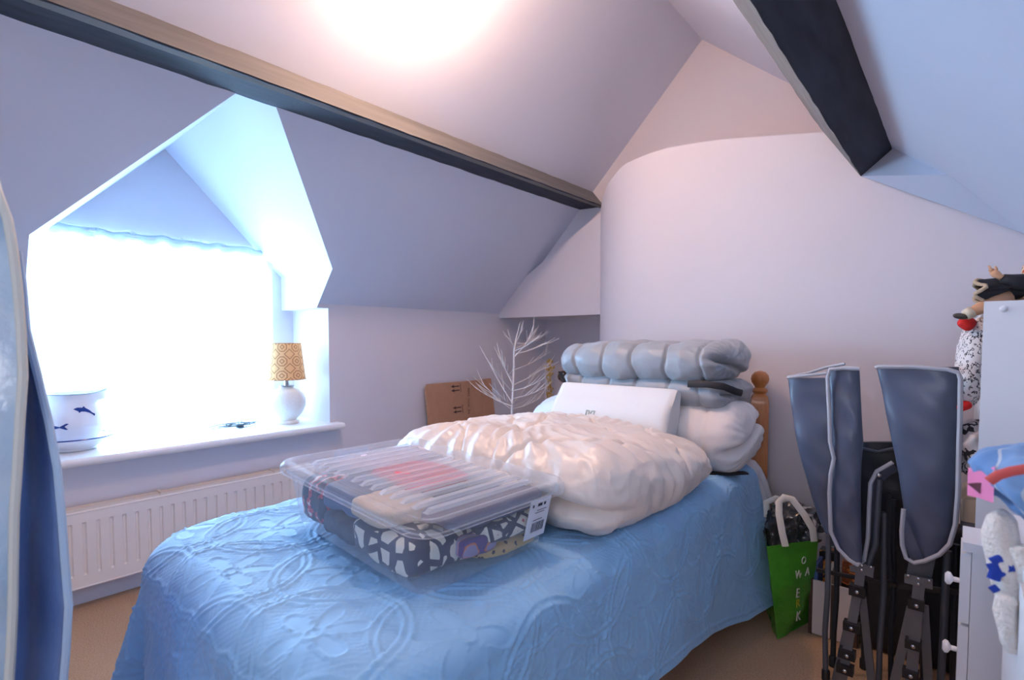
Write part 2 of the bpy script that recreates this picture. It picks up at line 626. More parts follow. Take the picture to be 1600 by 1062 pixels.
build('curtain_wire', MB().tube([(WX + 0.045, 0.36, 1.685), (WX + 0.045, 1.40, 1.685)], 0.004, 6), white_gloss, nc)

# ------------------------------------------------------------------ radiator
rad = thing('radiator', 'white ribbed panel radiator under the window sill', 'radiator', (-2.79, 0.6, 0.0))
RF = -2.755
ry0, ry1 = -0.12, 1.42
zb, zt = 0.105, 0.425
prof = []
y = ry0
pitch = 0.046
pts = []
nfl = int((ry1 - ry0 - 0.04) / pitch)
for i in range(nfl):
    a = ry0 + 0.02 + i * pitch
    pts += [(RF, a + 0.004), (RF, a + pitch - 0.011), (RF - 0.009, a + pitch - 0.006), (RF - 0.009, a + pitch - 0.001)]
zs = [zb + 0.05, zb + 0.058, zt - 0.052, zt - 0.044]
pm = MB()
rows = []
for kz, z in enumerate(zs):
    rows.append([((x if kz in (1, 2) else RF), yy, z) for x, yy in pts])
pm.rings(rows, closed=False, cap0=False, cap1=False)
ya, yb = pts[0][1], pts[-1][1]
for z0, z1 in ((zb, zs[0]), (zs[-1], zt)):
    pm.add([(RF, ry0, z0), (RF, ry1, z0), (RF, ry1, z1), (RF, ry0, z1)], [(0, 1, 2, 3)])
pm.add([(RF, ry0, zs[0]), (RF, ya, zs[0]), (RF, ya, zs[-1]), (RF, ry0, zs[-1])], [(0, 1, 2, 3)])
pm.add([(RF, yb, zs[0]), (RF, ry1, zs[0]), (RF, ry1, zs[-1]), (RF, yb, zs[-1])], [(0, 1, 2, 3)])
pm.box(RF - 0.07, RF - 0.008, ry0 + 0.004, ry1 - 0.004, zb + 0.004, zt - 0.02)
pm.tube([(RF - 0.004, ry0, zt), (RF - 0.004, ry1, zt)], 0.006, 8)
pm.tube([(RF - 0.004, ry0, zb), (RF - 0.004, ry1, zb)], 0.006, 8)
build('front_panel', pm, rad_white, rad, sharp=25)
gr = MB().box(RF - 0.075, RF - 0.012, ry0, ry1, zt + 0.001, zt + 0.012)
for i in range(3):
    yy = ry0 + 0.28 + i * 0.52
    gr.box(RF - 0.078, RF - 0.008, yy, yy + 0.012, zt + 0.006, zt + 0.018)
build('top_grille', gr, M('radiator_top_enamel', rgb(226, 214, 200), 0.4), rad)
build('end_panel', MB().box(RF - 0.075, RF - 0.003, ry0 - 0.005, ry0, zb, zt), rad_white, rad)
build('end_panel', MB().box(RF - 0.075, RF - 0.003, ry1, ry1 + 0.005, zb, zt), rad_white, rad)
for yy in (ry0 + 0.2, ry1 - 0.2):
    build('bracket', MB().box(KX + 0.002, RF - 0.07, yy, yy + 0.03, zb + 0.05, zt - 0.03), rad_white, rad)

# ------------------------------------------------------------------ bed
BX0, BX1, BF, BH, BT = -1.685, -0.715, 0.45, 2.44, 0.585
bed = thing('bed', 'pine single bed with ball-topped posts against the chimney breast', 'bed', ((BX0 + BX1) / 2, 1.5, 0))
mm = MB()


def rbox(size, r, div, fn=None):
    """rounded box on a lattice; r may be three radii"""
    sx, sy, sz = [s / 2 for s in size]
    S = np.array([sx, sy, sz])
    R = np.array(r if hasattr(r, '__len__') else (r, r, r), float)
    R = np.minimum(R, S * 0.9999)
    nx_, ny_, nz_ = div
    idx, pts, lat = {}, [], []

    def g(i, j, k):
        key = (i, j, k)
        if key not in idx:
            idx[key] = len(pts)
            p = np.array([-1 + 2 * i / nx_, -1 + 2 * j / ny_, -1 + 2 * k / nz_])
            lat.append(p)
            pts.append(p)
        return idx[key]
    fs = []
    for i in range(nx_):
        for j in range(ny_):
            fs.append((g(i, j, 0), g(i, j + 1, 0), g(i + 1, j + 1, 0), g(i + 1, j, 0)))
            fs.append((g(i, j, nz_), g(i + 1, j, nz_), g(i + 1, j + 1, nz_), g(i, j + 1, nz_)))
    for i in range(nx_):
        for k_ in range(nz_):
            fs.append((g(i, 0, k_), g(i + 1, 0, k_), g(i + 1, 0, k_ + 1), g(i, 0, k_ + 1)))
            fs.append((g(i, ny_, k_), g(i, ny_, k_ + 1), g(i + 1, ny_, k_ + 1), g(i + 1, ny_, k_)))
    for j in range(ny_):
        for k_ in range(nz_):
            fs.append((g(0, j, k_), g(0, j, k_ + 1), g(0, j + 1, k_ + 1), g(0, j + 1, k_)))
            fs.append((g(nx_, j, k_), g(nx_, j + 1, k_), g(nx_, j + 1, k_ + 1), g(nx_, j, k_ + 1)))
    L = np.array(lat)
    Pp = L * S
    inner = np.clip(Pp, -(S - R), S - R)
    q = (Pp - inner) / R
    ln = np.linalg.norm(q, axis=1, keepdims=True)
    qn = q / np.maximum(ln, 1e-9)
    V = inner + qn * R
    N = qn / R
    N /= np.linalg.norm(N, axis=1, keepdims=True)
    if fn is not None:
        V = fn(V, N, L)
    return V, fs


def place(V, loc, rot=(0, 0, 0)):
    from mathutils import Euler
    Mx = np.array(Euler(rot).to_matrix())
    return V @ Mx.T + np.array(loc)


V, fs = rbox((0.95, 1.96, 0.22), 0.05, (8, 12, 4))
build('mattress', MB().add(place(V, ((BX0 + BX1) / 2, 1.45, 0.46)), fs), M('mattress_ticking', rgb(225, 222, 215), 0.9), bed)
fr_ = MB()
build('side_rail', MB().box(BX0 + 0.03, BX0 + 0.055, BF + 0.04, 2.50, 0.24, 0.36), pine_h, bed)
build('side_rail', MB().box(BX1 - 0.055, BX1 - 0.03, BF + 0.04, 2.50, 0.24, 0.36), pine_h, bed)
build('foot_rail', MB().box(BX0 + 0.06, BX1 - 0.06, BF + 0.03, BF + 0.055, 0.24, 0.36), pine_h, bed)
for x in (BX0 + 0.05, BX1 - 0.05):
    build('foot_leg', MB().lathe([(0.028, 0), (0.032, 0.02), (0.026, 0.05), (0.034, 0.1), (0.034, 0.24)], (x, BF + 0.08, 0), 14), M('dark_foot_leg', rgb(70, 48, 36), 0.5), bed)
for i in range(6):
    yy = 0.7 + i * 0.33
    build('bed_slat', MB().box(BX0 + 0.055, BX1 - 0.055, yy, yy + 0.07, 0.33, 0.349), pine_h, bed)
PY = 2.545
for x in (-1.73, -0.705):
    p = build('head_post', MB().tube([(x, PY, 0), (x, PY, 0.86), (x, PY, 0.885), (x, PY, 0.90)], [0.052, 0.052, 0.046, 0.032], 4), pine, bed, sharp=20)
    build('finial', MB().lathe([(0.018, 0.895), (0.030, 0.903), (0.034, 0.912), (0.030, 0.921), (0.020, 0.926), (0.024, 0.934), (0.035, 0.950), (0.039, 0.965), (0.036, 0.982), (0.024, 0.998), (0.006, 1.004)], (x, PY, 0), 20), pine, p)
hr = MB().box(-1.67, -0.735, PY - 0.012, PY + 0.012, 0.74, 0.84)
build('head_rail', hr, M('shaded_head_rail', rgb(70, 72, 66), 0.5, noise=(20, 0.6, rgb(52, 54, 48))), bed)  # top rail coloured dark for the shadow in the headboard gap
build('head_rail', MB().box(-1.67, -0.735, PY - 0.012, PY + 0.012, 0.42, 0.52), pine_h, bed)
for i in range(9):
    x = -1.60 + i * 0.1
    build('spindle', MB().tube([(x, PY, 0.52), (x, PY, 0.74)], 0.014, 8), pine, bed)

# white fitted sheet showing at the head corner
fsd = MB()
rs = []
for i in range(13):
    t = i / 12
    yy = 2.352 + 0.125 * t
    o_ = 0.018 * math.sin(t * 7)
    rs.append([(-0.93, yy, 0.606), (-0.76, yy, 0.607), (-0.70, yy, 0.597), (-0.672, yy, 0.565), (-0.656 + o_, yy + 0.01, 0.50), (-0.640 + o_, yy + 0.02, 0.44), (-0.625 + o_, yy + 0.03, 0.385 + 0.01 * math.sin(t * 5)),
               (-0.645 + o_, yy + 0.03, 0.39), (-0.67 + o_, yy + 0.01, 0.48), (-0.695, yy, 0.56), (-0.76, yy, 0.598), (-0.93, yy, 0.599)])
build('bed_sheet', fsd.rings(rs), M('grey_white_sheet', rgb(222, 222, 228), 0.85, bump=(60, 0.2, 0.004)), None, sharp=0)
tag(bpy.data.objects['bed_sheet'], 'pale grey sheet corner hanging out between the blue bedspread and the head post', 'sheet')

# ------------------------------------------------------------------ quilted bedspread, draped, with its stitched relief
def bedspread():
    W, L = BX1 - BX0, 2.34 - BF
    hl, hf = 0.46, 0.40
    NS_, NT_ = 470, 500
    qs = np.linspace(-hl, W + 0.48, NS_)
    ts = np.linspace(-hf, L, NT_)
    Sg, Tg = np.meshgrid(qs, ts, indexing='ij')
    hrt = np.interp(Tg, [-hf, 0.3, 1.0, L - 0.35, L], [0.40, 0.38, 0.44, 0.545, 0.56])
    Sg = np.where(Sg > W, W + (Sg - W) / 0.48 * hrt, Sg)
    rc = 0.11                                   # plan radius of the mattress corners
    dxl, dxr = np.maximum(0, rc - Sg), np.maximum(0, Sg - W + rc)
    dy = np.maximum(0, rc - Tg)
    dx = dxl + dxr
    pw = 2.4
    e_ = (dx ** pw + dy ** pw) ** (1 / pw)
    d = np.maximum(0, e_ - rc)
    dirx = np.where(dxl > 0, -dx, dx)
    nl = np.hypot(dx, dy) + 1e-9
    nxv, nyv = dirx / nl, -dy / nl
    cxp = np.clip(Sg, rc, W - rc) + BX0
    cyp = np.clip(Tg, rc, L) + BF
    r = np.where(dy > dx, 0.10, 0.065)
    arc = r * math.pi / 2
    ang = np.clip(d, 0, arc) / r
    rest = np.maximum(0, d - arc)
    side = dxr > dy
    flare = np.where(side, 0.14, np.where(dxl > dy, 0.15, 0.09))
    corner = (np.minimum(dx, dy) / (np.maximum(dx, dy) + 1e-6))
    flare = flare + 0.13 * corner
    # folds hanging round the foot and sides
    ph = np.where(dy > dx, Sg * 1.0, Tg)
    wave = np.where(dy > 0, 0.048 * np.exp(-np.maximum(0, Sg) / 0.40) * np.sin(Sg * 33 + 0.8) + 0.012 * np.sin(Sg * 14 + 1.0), 0)
    wave = wave + np.where((dx > 0), 0.014 * np.sin(Tg * 8.0 + 0.6) + 0.010 * np.sin(Tg * 3.1 + 2), 0)
    thc = np.arctan2(dy, dxl + 1e-9)
    wave = wave + np.where((dxl > 0) & (dy > 0), 0.045 * np.sin(6 * thc), 0)
    headflare = np.where(dxr > 0, 0.05 * np.exp(-(((Tg - L) / 0.16) ** 2)), 0)
    grow = np.clip(rest / 0.4, 0, 1.3) ** 1.3
    out = r * np.sin(ang) + rest * flare + (wave + headflare) * grow
    down = r * (1 - np.cos(ang)) + rest * np.sqrt(np.maximum(0.5, 1 - flare ** 2))
    out = out + np.minimum(e_, rc)
    X = cxp + nxv * out
    Yv = cyp + nyv * out
    dx = np.maximum(0, dx - rc)
    dy = np.maximum(0, dy - rc)
    Zv = 0.603 - down
    P0 = np.stack([Sg.ravel() * 1.0, Tg.ravel(), 0 * Sg.ravel()], 1)
    Zv = Zv + (0.004 * fbm(P0, 6, 3, 2)).reshape(Sg.shape) * (d < 0.02)
    Zv = np.maximum(Zv, 0.012)
    # ---- stitched pattern in cloth space
    def ridge(v, w):
        return np.exp(-(v / w) ** 2)

    def band(v, period, w):
        m = np.abs(((v / period) + 0.5) % 1 - 0.5) * period
        return ridge(m, w)
    h = np.zeros_like(Sg)
    a = 0.40
    # rows of pointed ovals (two overlapping ring lattices), with inner leaf veins
    u = Sg / a
    v = Tg / a
    fill = np.zeros_like(Sg)
    for (ox, oy, rad_) in ((0, 0, 0.62), (0.5, 0.5, 0.62)):
        ux = (u + ox) % 1 - 0.5
        vx = (v + oy) % 1 - 0.5
        rad2 = np.hypot(ux, vx) * a
        h += 1.0 * ridge(rad2 - rad_ * a * 0.66, 0.0055) + 0.8 * ridge(rad2 - rad_ * a * 0.73, 0.0045)
        th = np.arctan2(vx, ux)
        petal = np.abs(np.cos(3 * th)) * a * 0.24
        h += 0.9 * ridge(rad2 - petal - 0.008, 0.005)
        h += 0.7 * ridge(rad2 - 0.018, 0.003)
        ins = rad2 < rad_ * a * 0.62
        h += np.where(ins & (rad2 > petal + 0.014), 0.6 * np.maximum(band(ux * a + vx * a, 0.017, 0.003), band(ux * a - vx * a, 0.017, 0.003)), 0)
        fill = np.maximum(fill, ins.astype(float))
    # vermicelli filling between
    wv = np.sin(Sg * 210 + 3.0 * np.sin(Tg * 120) + 2 * np.sin(Tg * 47)) * np.sin(Tg * 190 + 3.0 * np.sin(Sg * 105))
    h += np.where(fill < 0.5, 0.55 * np.clip(wv, -0.3, 1), 0)
    # scalloped border bands running round the hanging edge
    e = np.where(dy > dx, dy, dx)
    al = np.where(dy > dx, Sg, Tg)
    zone = (e > 0.02)
    brd = np.zeros_like(h)
    for e0 in (0.118, 0.13, 0.215, 0.34, 0.35):
        brd += 0.9 * ridge(e - e0 - 0.006 * np.sin(al * 55), 0.0032)
    sp = 0.20
    ac = (al % sp) - sp / 2
    for rr_ in (0.088, 0.078, 0.05, 0.032):
        brd += 0.9 * ridge(np.hypot(ac, (e - 0.215) * 0.62) - rr_, 0.0034) * (e > 0.215)
    rr2 = np.hypot(ac, (e - 0.215) * 0.62)
    brd += 0.5 * band(np.arctan2(e - 0.215, ac) * 0.065, 0.012, 0.0025) * ((rr2 > 0.05) & (rr2 < 0.078) & (e > 0.215))
    brd += 0.6 * np.clip(np.sin(al * 150 + 2 * np.sin(e * 130)) * np.sin(e * 160), -0.2, 1) * ((e > 0.13) & (e < 0.21))
    h = np.where(zone, np.where(side, 0.85 * h + 0.45 * brd, 0.6 * h + 0.8 * brd), h)
    hem = np.minimum(np.minimum(Tg + hf, L - Tg), np.minimum(Sg + hl, (W + hrt) - Sg))
    h = np.where(hem < 0.012, 0.7, h)
    h += 0.9 * ridge(hem - 0.026, 0.003)
    h += (0.8 * fbm(P0, 28, 9, 2)).reshape(h.shape)
    Pg = np.stack([X, Yv, Zv], -1)
    gu = np.gradient(Pg, axis=0)
    gv = np.gradient(Pg, axis=1)
    N = np.cross(gu, gv)
    N /= np.linalg.norm(N, axis=-1, keepdims=True) + 1e-12
    Pg = Pg + N * (h * 0.0042)[..., None]
    Pg[..., 2] = np.maximum(Pg[..., 2], 0.008)
    me = bpy.data.meshes.new('bedspread')
    nv = NS_ * NT_
    me.vertices.add(nv)
    me.vertices.foreach_set('co', Pg.reshape(-1).astype(np.float32))
    I = np.arange(nv).reshape(NS_, NT_)
    q = np.stack([I[:-1, :-1], I[1:, :-1], I[1:, 1:], I[:-1, 1:]], -1).reshape(-1)
    nf = len(q) // 4
    me.loops.add(len(q))
    me.loops.foreach_set('vertex_index', q.astype(np.int32))
    me.polygons.add(nf)
    me.polygons.foreach_set('loop_start', (np.arange(nf) * 4).astype(np.int32))
    me.polygons.foreach_set('use_smooth', np.ones(nf, bool))
    me.update(calc_edges=True)
    me.validate()
    me.materials.append(M('sky_blue_quilting', rgb(134, 186, 230), 0.7, sheen=0.25, noise=(9, 0.35, rgb(146, 196, 232)), bump=(900, 0.2, 0.001)))
    o = bpy.data.objects.new('bedspread', me)
    COL.objects.link(o)
    return tag(o, 'sky blue quilted bedspread with raised stitched pattern draped over the bed', 'bedspread')


bedspread()

# ------------------------------------------------------------------ bedding on the bed
silk = M('cream_satin', rgb(230, 221, 213), 0.34, sheen=0.25, bump=(45, 0.3, 0.004), noise=(6, 0.3, rgb(224, 211, 200)))


def duvet_fn(V, N, L):
    P = V.copy()
    topness = np.clip(N[:, 2], 0, 1)
    x, y = V[:, 0], V[:, 1]
    # quilting lines: a wavy diamond set out from the middle
    rad = np.hypot((x - 0.02) * 1.0, (y + 0.0) * 1.1)
    th = np.arctan2(y, x - 0.02)
    seam = np.exp(-((np.abs(x - 0.02) + np.abs(y) - 0.22 - 0.02 * np.sin(th * 5)) / 0.012) ** 2)
    seam += np.exp(-((np.abs(x - 0.02) + np.abs(y) - 0.50 - 0.03 * np.sin(th * 7)) / 0.014) ** 2)
    seam += np.exp(-((x + 0.25 * y + 0.03 + 0.02 * np.sin(y * 14)) / 0.010) ** 2) * 0.8
    pleat = np.sin(th * 34 + 6 * np.sin(rad * 9) + 1.5 * np.sin(th * 5)) * np.exp(-((rad - 0.42) / 0.16) ** 2)
    wr = fbm(np.stack([x, y, V[:, 2] * 2], 1), 16, 21, 3, True)
    wr2 = fbm(np.stack([x * 0.5 + y * 0.8, y * 0.4 - 0.3 * x, V[:, 2]], 1), 38, 5, 3, True)
    fold = np.exp(-((V[:, 2] + 0.035 - 0.02 * np.sin(x * 7)) / 0.018) ** 2) * np.clip(-N[:, 1], 0, 1)
    low = fbm(V, 7, 33, 2)
    d = 0.012 * low + 0.004 * wr + 0.0045 * wr2 + 0.005 * pleat - 0.018 * seam * (0.3 + 0.7 * topness) - 0.055 * fold
    P += N * d[:, None]
    # thicker towards the head and middle, thin at the left
    f = 1.0 + 0.12 * np.exp(-((x / 0.3) ** 2)) - 0.10 * np.clip(-x - 0.2, 0, 1) * 2
    f = f - 0.22 * np.clip((x + 0.05) / 0.5, 0, 1) * np.clip((y + 0.25) / 0.5, 0, 1) - 0.10 * np.clip(y / 0.4, 0, 1)
    zz = (P[:, 2] + 0.115) * f - 0.115
    P[:, 2] = np.maximum(zz, -0.113)
    return P


V, fs = rbox((0.95, 0.86, 0.23), (0.14, 0.15, 0.112), (170, 150, 34), duvet_fn)
V = place(V, (-1.125, 1.50, 0.724), (0, 0, math.radians(2)))
cd_ = build('cream_duvet', MB().add(V, fs), silk, sharp=0)
tag(cd_, 'puffy cream satin quilt folded on the bed behind the clear storage box', 'quilt')

# white folded duvet under the topper
whitec = M('white_cotton', rgb(232, 228, 228), 0.8, sheen=0.2, bump=(50, 0.2, 0.004))


def roll_fn(V, N, L):
    P = V.copy()
    x, y, z = V.T
    endr = np.clip(N[:, 0], 0, 1)
    # end of the fold: a slot between two rolled layers, with radiating tucks
    slot = np.exp(-((z - 0.005 - 0.05 * np.sin(y * 9 + 0.4)) / 0.016) ** 2)
    th = np.arctan2(z, y + 0.05)
    tuck = np.sin(th * 26 + 2 * np.sin(th * 3)) * 0.5
    d = 0.008 * fbm(V, 9, 12, 2) + 0.004 * fbm(V, 26, 13, 2, True)
    d += endr * (-0.06 * slot + 0.004 * tuck)
    d += -0.012 * np.exp(-((x - 0.33) / 0.012) ** 2) * (1 - endr)
    P += N * d[:, None]
    P[:, 2] = np.maximum(P[:, 2], -0.139)
    return P


V, fs = rbox((0.95, 0.40, 0.275), (0.09, 0.13, 0.135), (80, 46, 34), roll_fn)
V = place(V, (-1.105, 2.225, 0.748), (0, 0, 0))
wd = build('white_duvet', MB().add(V, fs), whitec, sharp=0)
tag(wd, 'thick white duvet folded over at the head of the bed beneath the blue-grey topper', 'duvet')
st = MB()
st.tube([(-0.93, 2.035, 0.612), (-0.80, 2.045, 0.611), (-0.70, 2.09, 0.612), (-0.645, 2.16, 0.6115)], 0.022, 8, flat=0.25)
so = build('duvet_strap', st, M('black_webbing', rgb(38, 38, 44), 0.7))
tag(so, 'black webbing strap lying under the end of the folded white duvet', 'strap')

# blue-grey quilted topper, folded in two layers
grey_sat = M('blue_grey_satin', rgb(150, 160, 170), 0.42, sheen=0.3, bump=(60, 0.2, 0.003))


def topper_fn(amp, seed, seg=0.165):
    def fn(V, N, L):
        P = V.copy()
        x, y, z = V.T
        ph = (x + 0.02 * np.sin(y * 9 + 0.5) + 0.006 * np.sin(z * 40 + x * 20)) / seg
        m = np.abs((ph + 0.5) % 1 - 0.5) * seg
        groove = np.exp(-(m / 0.007) ** 2)
        endr = np.clip(N[:, 0], 0, 1) ** 2
        puff = np.cos(np.pi * np.clip(m / (seg / 2), 0, 1)) * -0.5 + 0.5
        d = amp * (0.20 * puff - 0.40 * groove) * (1 - endr) + 0.006 * fbm(V, 14, seed, 2) + 0.0035 * fbm(V, 40, seed + 1, 2, True)
        slot = np.exp(-((z - 0.01 + 0.25 * (y + 0.15)) / 0.012) ** 2)
        th = np.arctan2(z, y + 0.1)
        d += endr * (-0.05 * slot + 0.004 * np.sin(th * 24))
        P += N * d[:, None]
        return P
    return fn


tp = thing('folded_topper', 'blue-grey quilted mattress topper folded in layers on the white duvet', 'mattress topper', (-1.1, 2.25, 0.885))
V, fs = rbox((0.80, 0.43, 0.105), (0.06, 0.06, 0.052), (150, 50, 16), topper_fn(0.018, 41, 0.14))
build('lower_layer', MB().add(place(V, (-1.10, 2.26, 0.935), (math.radians(1), math.radians(2.0), 0)), fs), grey_sat, tp, sharp=0)
V, fs = rbox((0.80, 0.46, 0.165), (0.085, 0.10, 0.082), (180, 60, 22), topper_fn(0.030, 44, 0.150))
build('upper_layer', MB().add(place(V, (-1.112, 2.255, 1.055), (math.radians(2.0), math.radians(-0.5), 0)), fs), grey_sat, tp, sharp=0)
blk = M('black_strap', rgb(36, 37, 44), 0.6)
build('strap', MB().tube([(-0.84, 2.04, 0.968), (-0.76, 2.035, 0.972), (-0.70, 2.05, 0.965), (-0.668, 2.09, 0.945), (-0.66, 2.14, 0.935)], 0.014, 8, flat=0.3, hint=(0, -1, 0.2)), blk, tp)
build('strap', MB().tube([(-1.475, 2.03, 0.99), (-1.45, 2.022, 0.955), (-1.43, 2.022, 0.92), (-1.42, 2.03, 0.895)], 0.018, 8, flat=0.3, hint=(1, 0, 0)), blk, tp)

# contour foam pillow
fp = thing('foam_pillow', 'white contoured memory foam pillow leaning upright on the bedding', 'pillow', (-1.14, 1.93, 0.66))
prof = []
for k in range(40):
    a = 2 * math.pi * k / 40
    prof.append((math.cos(a), math.sin(a)))


def foam_section(s):
    """contour profile in (thickness, height): thick lobe at the top, thinner below"""
    pts_ = []
    H, N_ = 0.31, 44
    for k in range(N_):
        a = 2 * math.pi * k / N_
        ca, sa = math.cos(a), math.sin(a)
        hh = math.copysign(abs(sa) ** 0.75, sa) * H / 2
        thick = 0.056 + 0.012 * math.sin(hh / H * 9 + 1.2)
        tt = math.copysign(abs(ca) ** 0.6, ca) * thick
        pts_.append((tt * s, (hh) * (1 - 0.10 * (1 - s))))
    return pts_


rs = []
fx0, fx1 = -1.435, -0.865
tilt = math.radians(24)
for i in range(41):
    t = i / 40
    e = min(t, 1 - t) * (fx1 - fx0)
    s = math.sqrt(max(0.0, 1 - (1 - min(1, e / 0.028)) ** 2)) * 0.22 + 0.78 if e < 0.028 else 1
    ring = []
    for (tt, hh) in foam_section(s):
        yy = 1.955 + tt * math.cos(tilt) + hh * math.sin(tilt)
        zz = 0.80 - tt * math.sin(tilt) + hh * math.cos(tilt)
        ring.append((fx0 + (fx1 - fx0) * t, yy, zz))
    rs.append(ring)
foam_m = M('knitted_foam_cover', rgb(224, 226, 227), 0.85, bump=(260, 0.3, 0.002), noise=(260, 0.25, rgb(212, 213, 214)))
body = build('pillow_cover', MB().rings(rs), foam_m, fp, sharp=55)


def text_mesh(txt, size, depth=0.001):
    cu = bpy.data.curves.new('t', 'FONT')
    cu.body = txt
    cu.size = size
    cu.extrude = depth
    cu.align_x = 'CENTER'
    cu.align_y = 'CENTER'
    o = bpy.data.objects.new('t', cu)
    COL.objects.link(o)
    dg = bpy.context.evaluated_depsgraph_get()
    me = bpy.data.meshes.new_from_object(o.evaluated_get(dg))
    vs_ = np.array([v.co[:] for v in me.vertices])
    fs_ = [tuple(p.vertices) for p in me.polygons]
    bpy.data.objects.remove(o)
    bpy.data.curves.remove(cu)
    bpy.data.meshes.remove(me)
    return vs_, fs_


def text_on(mb, txt, size, origin, xdir, ydir, depth=0.001):
    vs_, fs_ = text_mesh(txt, size, depth)
    xd = np.array(xdir, float)
    xd /= np.linalg.norm(xd)
    yd = np.array(ydir, float)
    yd -= xd * np.dot(xd, yd)
    yd /= np.linalg.norm(yd)
    zd = np.cross(xd, yd)
    mb.add([np.array(origin) + xd * a + yd * b + zd * c for a, b, c in vs_], fs_)
    return mb


nrm = np.array([0, -math.cos(tilt), math.sin(tilt)])
upd = np.array([0, math.sin(tilt), math.cos(tilt)])
cen = np.array([-1.215, 1.955, 0.80]) + nrm * 0.0655 + upd * 0.006
build('lettering', text_on(MB(), 'nq', 0.05, cen, (1, 0, 0), upd, 0.004), M('grey_green_print', rgb(150, 165, 158), 0.8), fp)

# pale blue pillow behind it
def pil_fn(V, N, L):
    P = V.copy()
    P[:, 2] *= (1 - 0.35 * np.abs(L[:, 0]) ** 3) * (1 - 0.35 * np.abs(L[:, 1]) ** 3)
    P += N * (0.006 * fbm(V, 12, 71, 3))[:, None]
    return P


V, fs = rbox((0.36, 0.34, 0.15), (0.15, 0.15, 0.074), (40, 36, 14), pil_fn)
pb = build('bed_pillow', MB().add(place(V, (-1.50, 1.99, 0.735), (math.radians(52), math.radians(-18), math.radians(-6))), fs), M('ice_blue_cotton', rgb(206, 220, 246), 0.8, bump=(40, 0.15, 0.003)), sharp=0)
tag(pb, 'pale ice blue pillow peeking out behind the white foam pillow beside the twig tree', 'pillow')

# ------------------------------------------------------------------ clear storage box and what it holds
BOXROT = (0, math.radians(2.2), math.radians(-1.5))
BOXLOC = (-1.112, 0.865, 0.622)
sb = thing('storage_box', 'clear plastic lidded storage box of folded fabrics on the blue bedspread', 'storage box', BOXLOC, BOXROT)
clear = plastic_clear('clear_plastic', (0.93, 0.96, 0.98, 1), 0.045)
clear_lid = plastic_clear('frosted_lid_plastic', (0.93, 0.95, 0.98, 1), 0.12)


def rrect(hx, hy, r, z, n=6):
    pts_ = []
    for sx, sy, a0 in ((1, 1, 0), (-1, 1, 90), (-1, -1, 180), (1, -1, 270)):
        for k in range(n + 1):
            a = math.radians(a0 + 90 * k / n)
            pts_.append((sx * (hx - r) + r * math.cos(a), sy * (hy - r) + r * math.sin(a), z))
    return pts_


bm_ = MB().rings([rrect(0.27, 0.185, 0.03, 0.004), rrect(0.284, 0.199, 0.04, 0.0), rrect(0.29, 0.205, 0.045, 0.012), rrect(0.318, 0.222, 0.05, 0.145),
                  rrect(0.330, 0.232, 0.055, 0.147), rrect(0.332, 0.234, 0.055, 0.160)], True, True, False)
build('box_body', bm_, clear, sb, local=True, sharp=50)
ld = MB().rings([rrect(0.338, 0.239, 0.058, 0.146), rrect(0.346, 0.247, 0.062, 0.148), rrect(0.345, 0.246, 0.062, 0.166), rrect(0.336, 0.238, 0.056, 0.176),
                 rrect(0.318, 0.220, 0.046, 0.178), rrect(0.308, 0.210, 0.040, 0.172), rrect(0.300, 0.202, 0.036, 0.166), rrect(0.285, 0.187, 0.03, 0.166)], True, False, True)
lid = build('box_lid', ld, clear_lid, sb, local=True, sharp=40)
ribm = MB()
ribm.rings([[(-0.010, -0.172, 0.166), (0.010, -0.172, 0.166), (0.006, -0.168, 0.168), (-0.006, -0.168, 0.168)],
            [(-0.011, -0.160, 0.166), (0.011, -0.160, 0.166), (0.008, -0.158, 0.174), (-0.008, -0.158, 0.174)],
            [(-0.011, 0.160, 0.166), (0.011, 0.160, 0.166), (0.008, 0.158, 0.174), (-0.008, 0.158, 0.174)],
            [(-0.010, 0.172, 0.166), (0.010, 0.172, 0.166), (0.006, 0.168, 0.168), (-0.006, 0.168, 0.168)]])
rib0 = build('lid_rib', ribm, plastic_clear('lid_rib_plastic', (0.92, 0.94, 0.97, 1), 0.2), lid, local=True, sharp=30)
for i in range(13):
    o = rib0 if i == 0 else rib0.copy()
    if i:
        COL.objects.link(o)
        o.parent = lid
    o.location = (-0.258 + i * 0.043, 0, 0)
for sx in (-1, 1):
    cl_ = MB().rings([[(sx * 0.333, -0.05, 0.12), (sx * 0.333, 0.05, 0.12), (sx * 0.345, 0.05, 0.125), (sx * 0.345, -0.05, 0.125)],
                      [(sx * 0.338, -0.055, 0.145), (sx * 0.338, 0.055, 0.145), (sx * 0.354, 0.055, 0.147), (sx * 0.354, -0.055, 0.147)],
                      [(sx * 0.338, -0.055, 0.168), (sx * 0.338, 0.055, 0.168), (sx * 0.353, 0.055, 0.166), (sx * 0.353, -0.055, 0.166)]])
    if sx < 0:
        build('lid_clip', cl_, clear_lid, sb, local=True)
# price sticker with bar code on the end wall
def endwall(y, z, out=0.002):
    return (0.29 + (0.318 - 0.29) * (z - 0.012) / 0.133 + out, y, z)


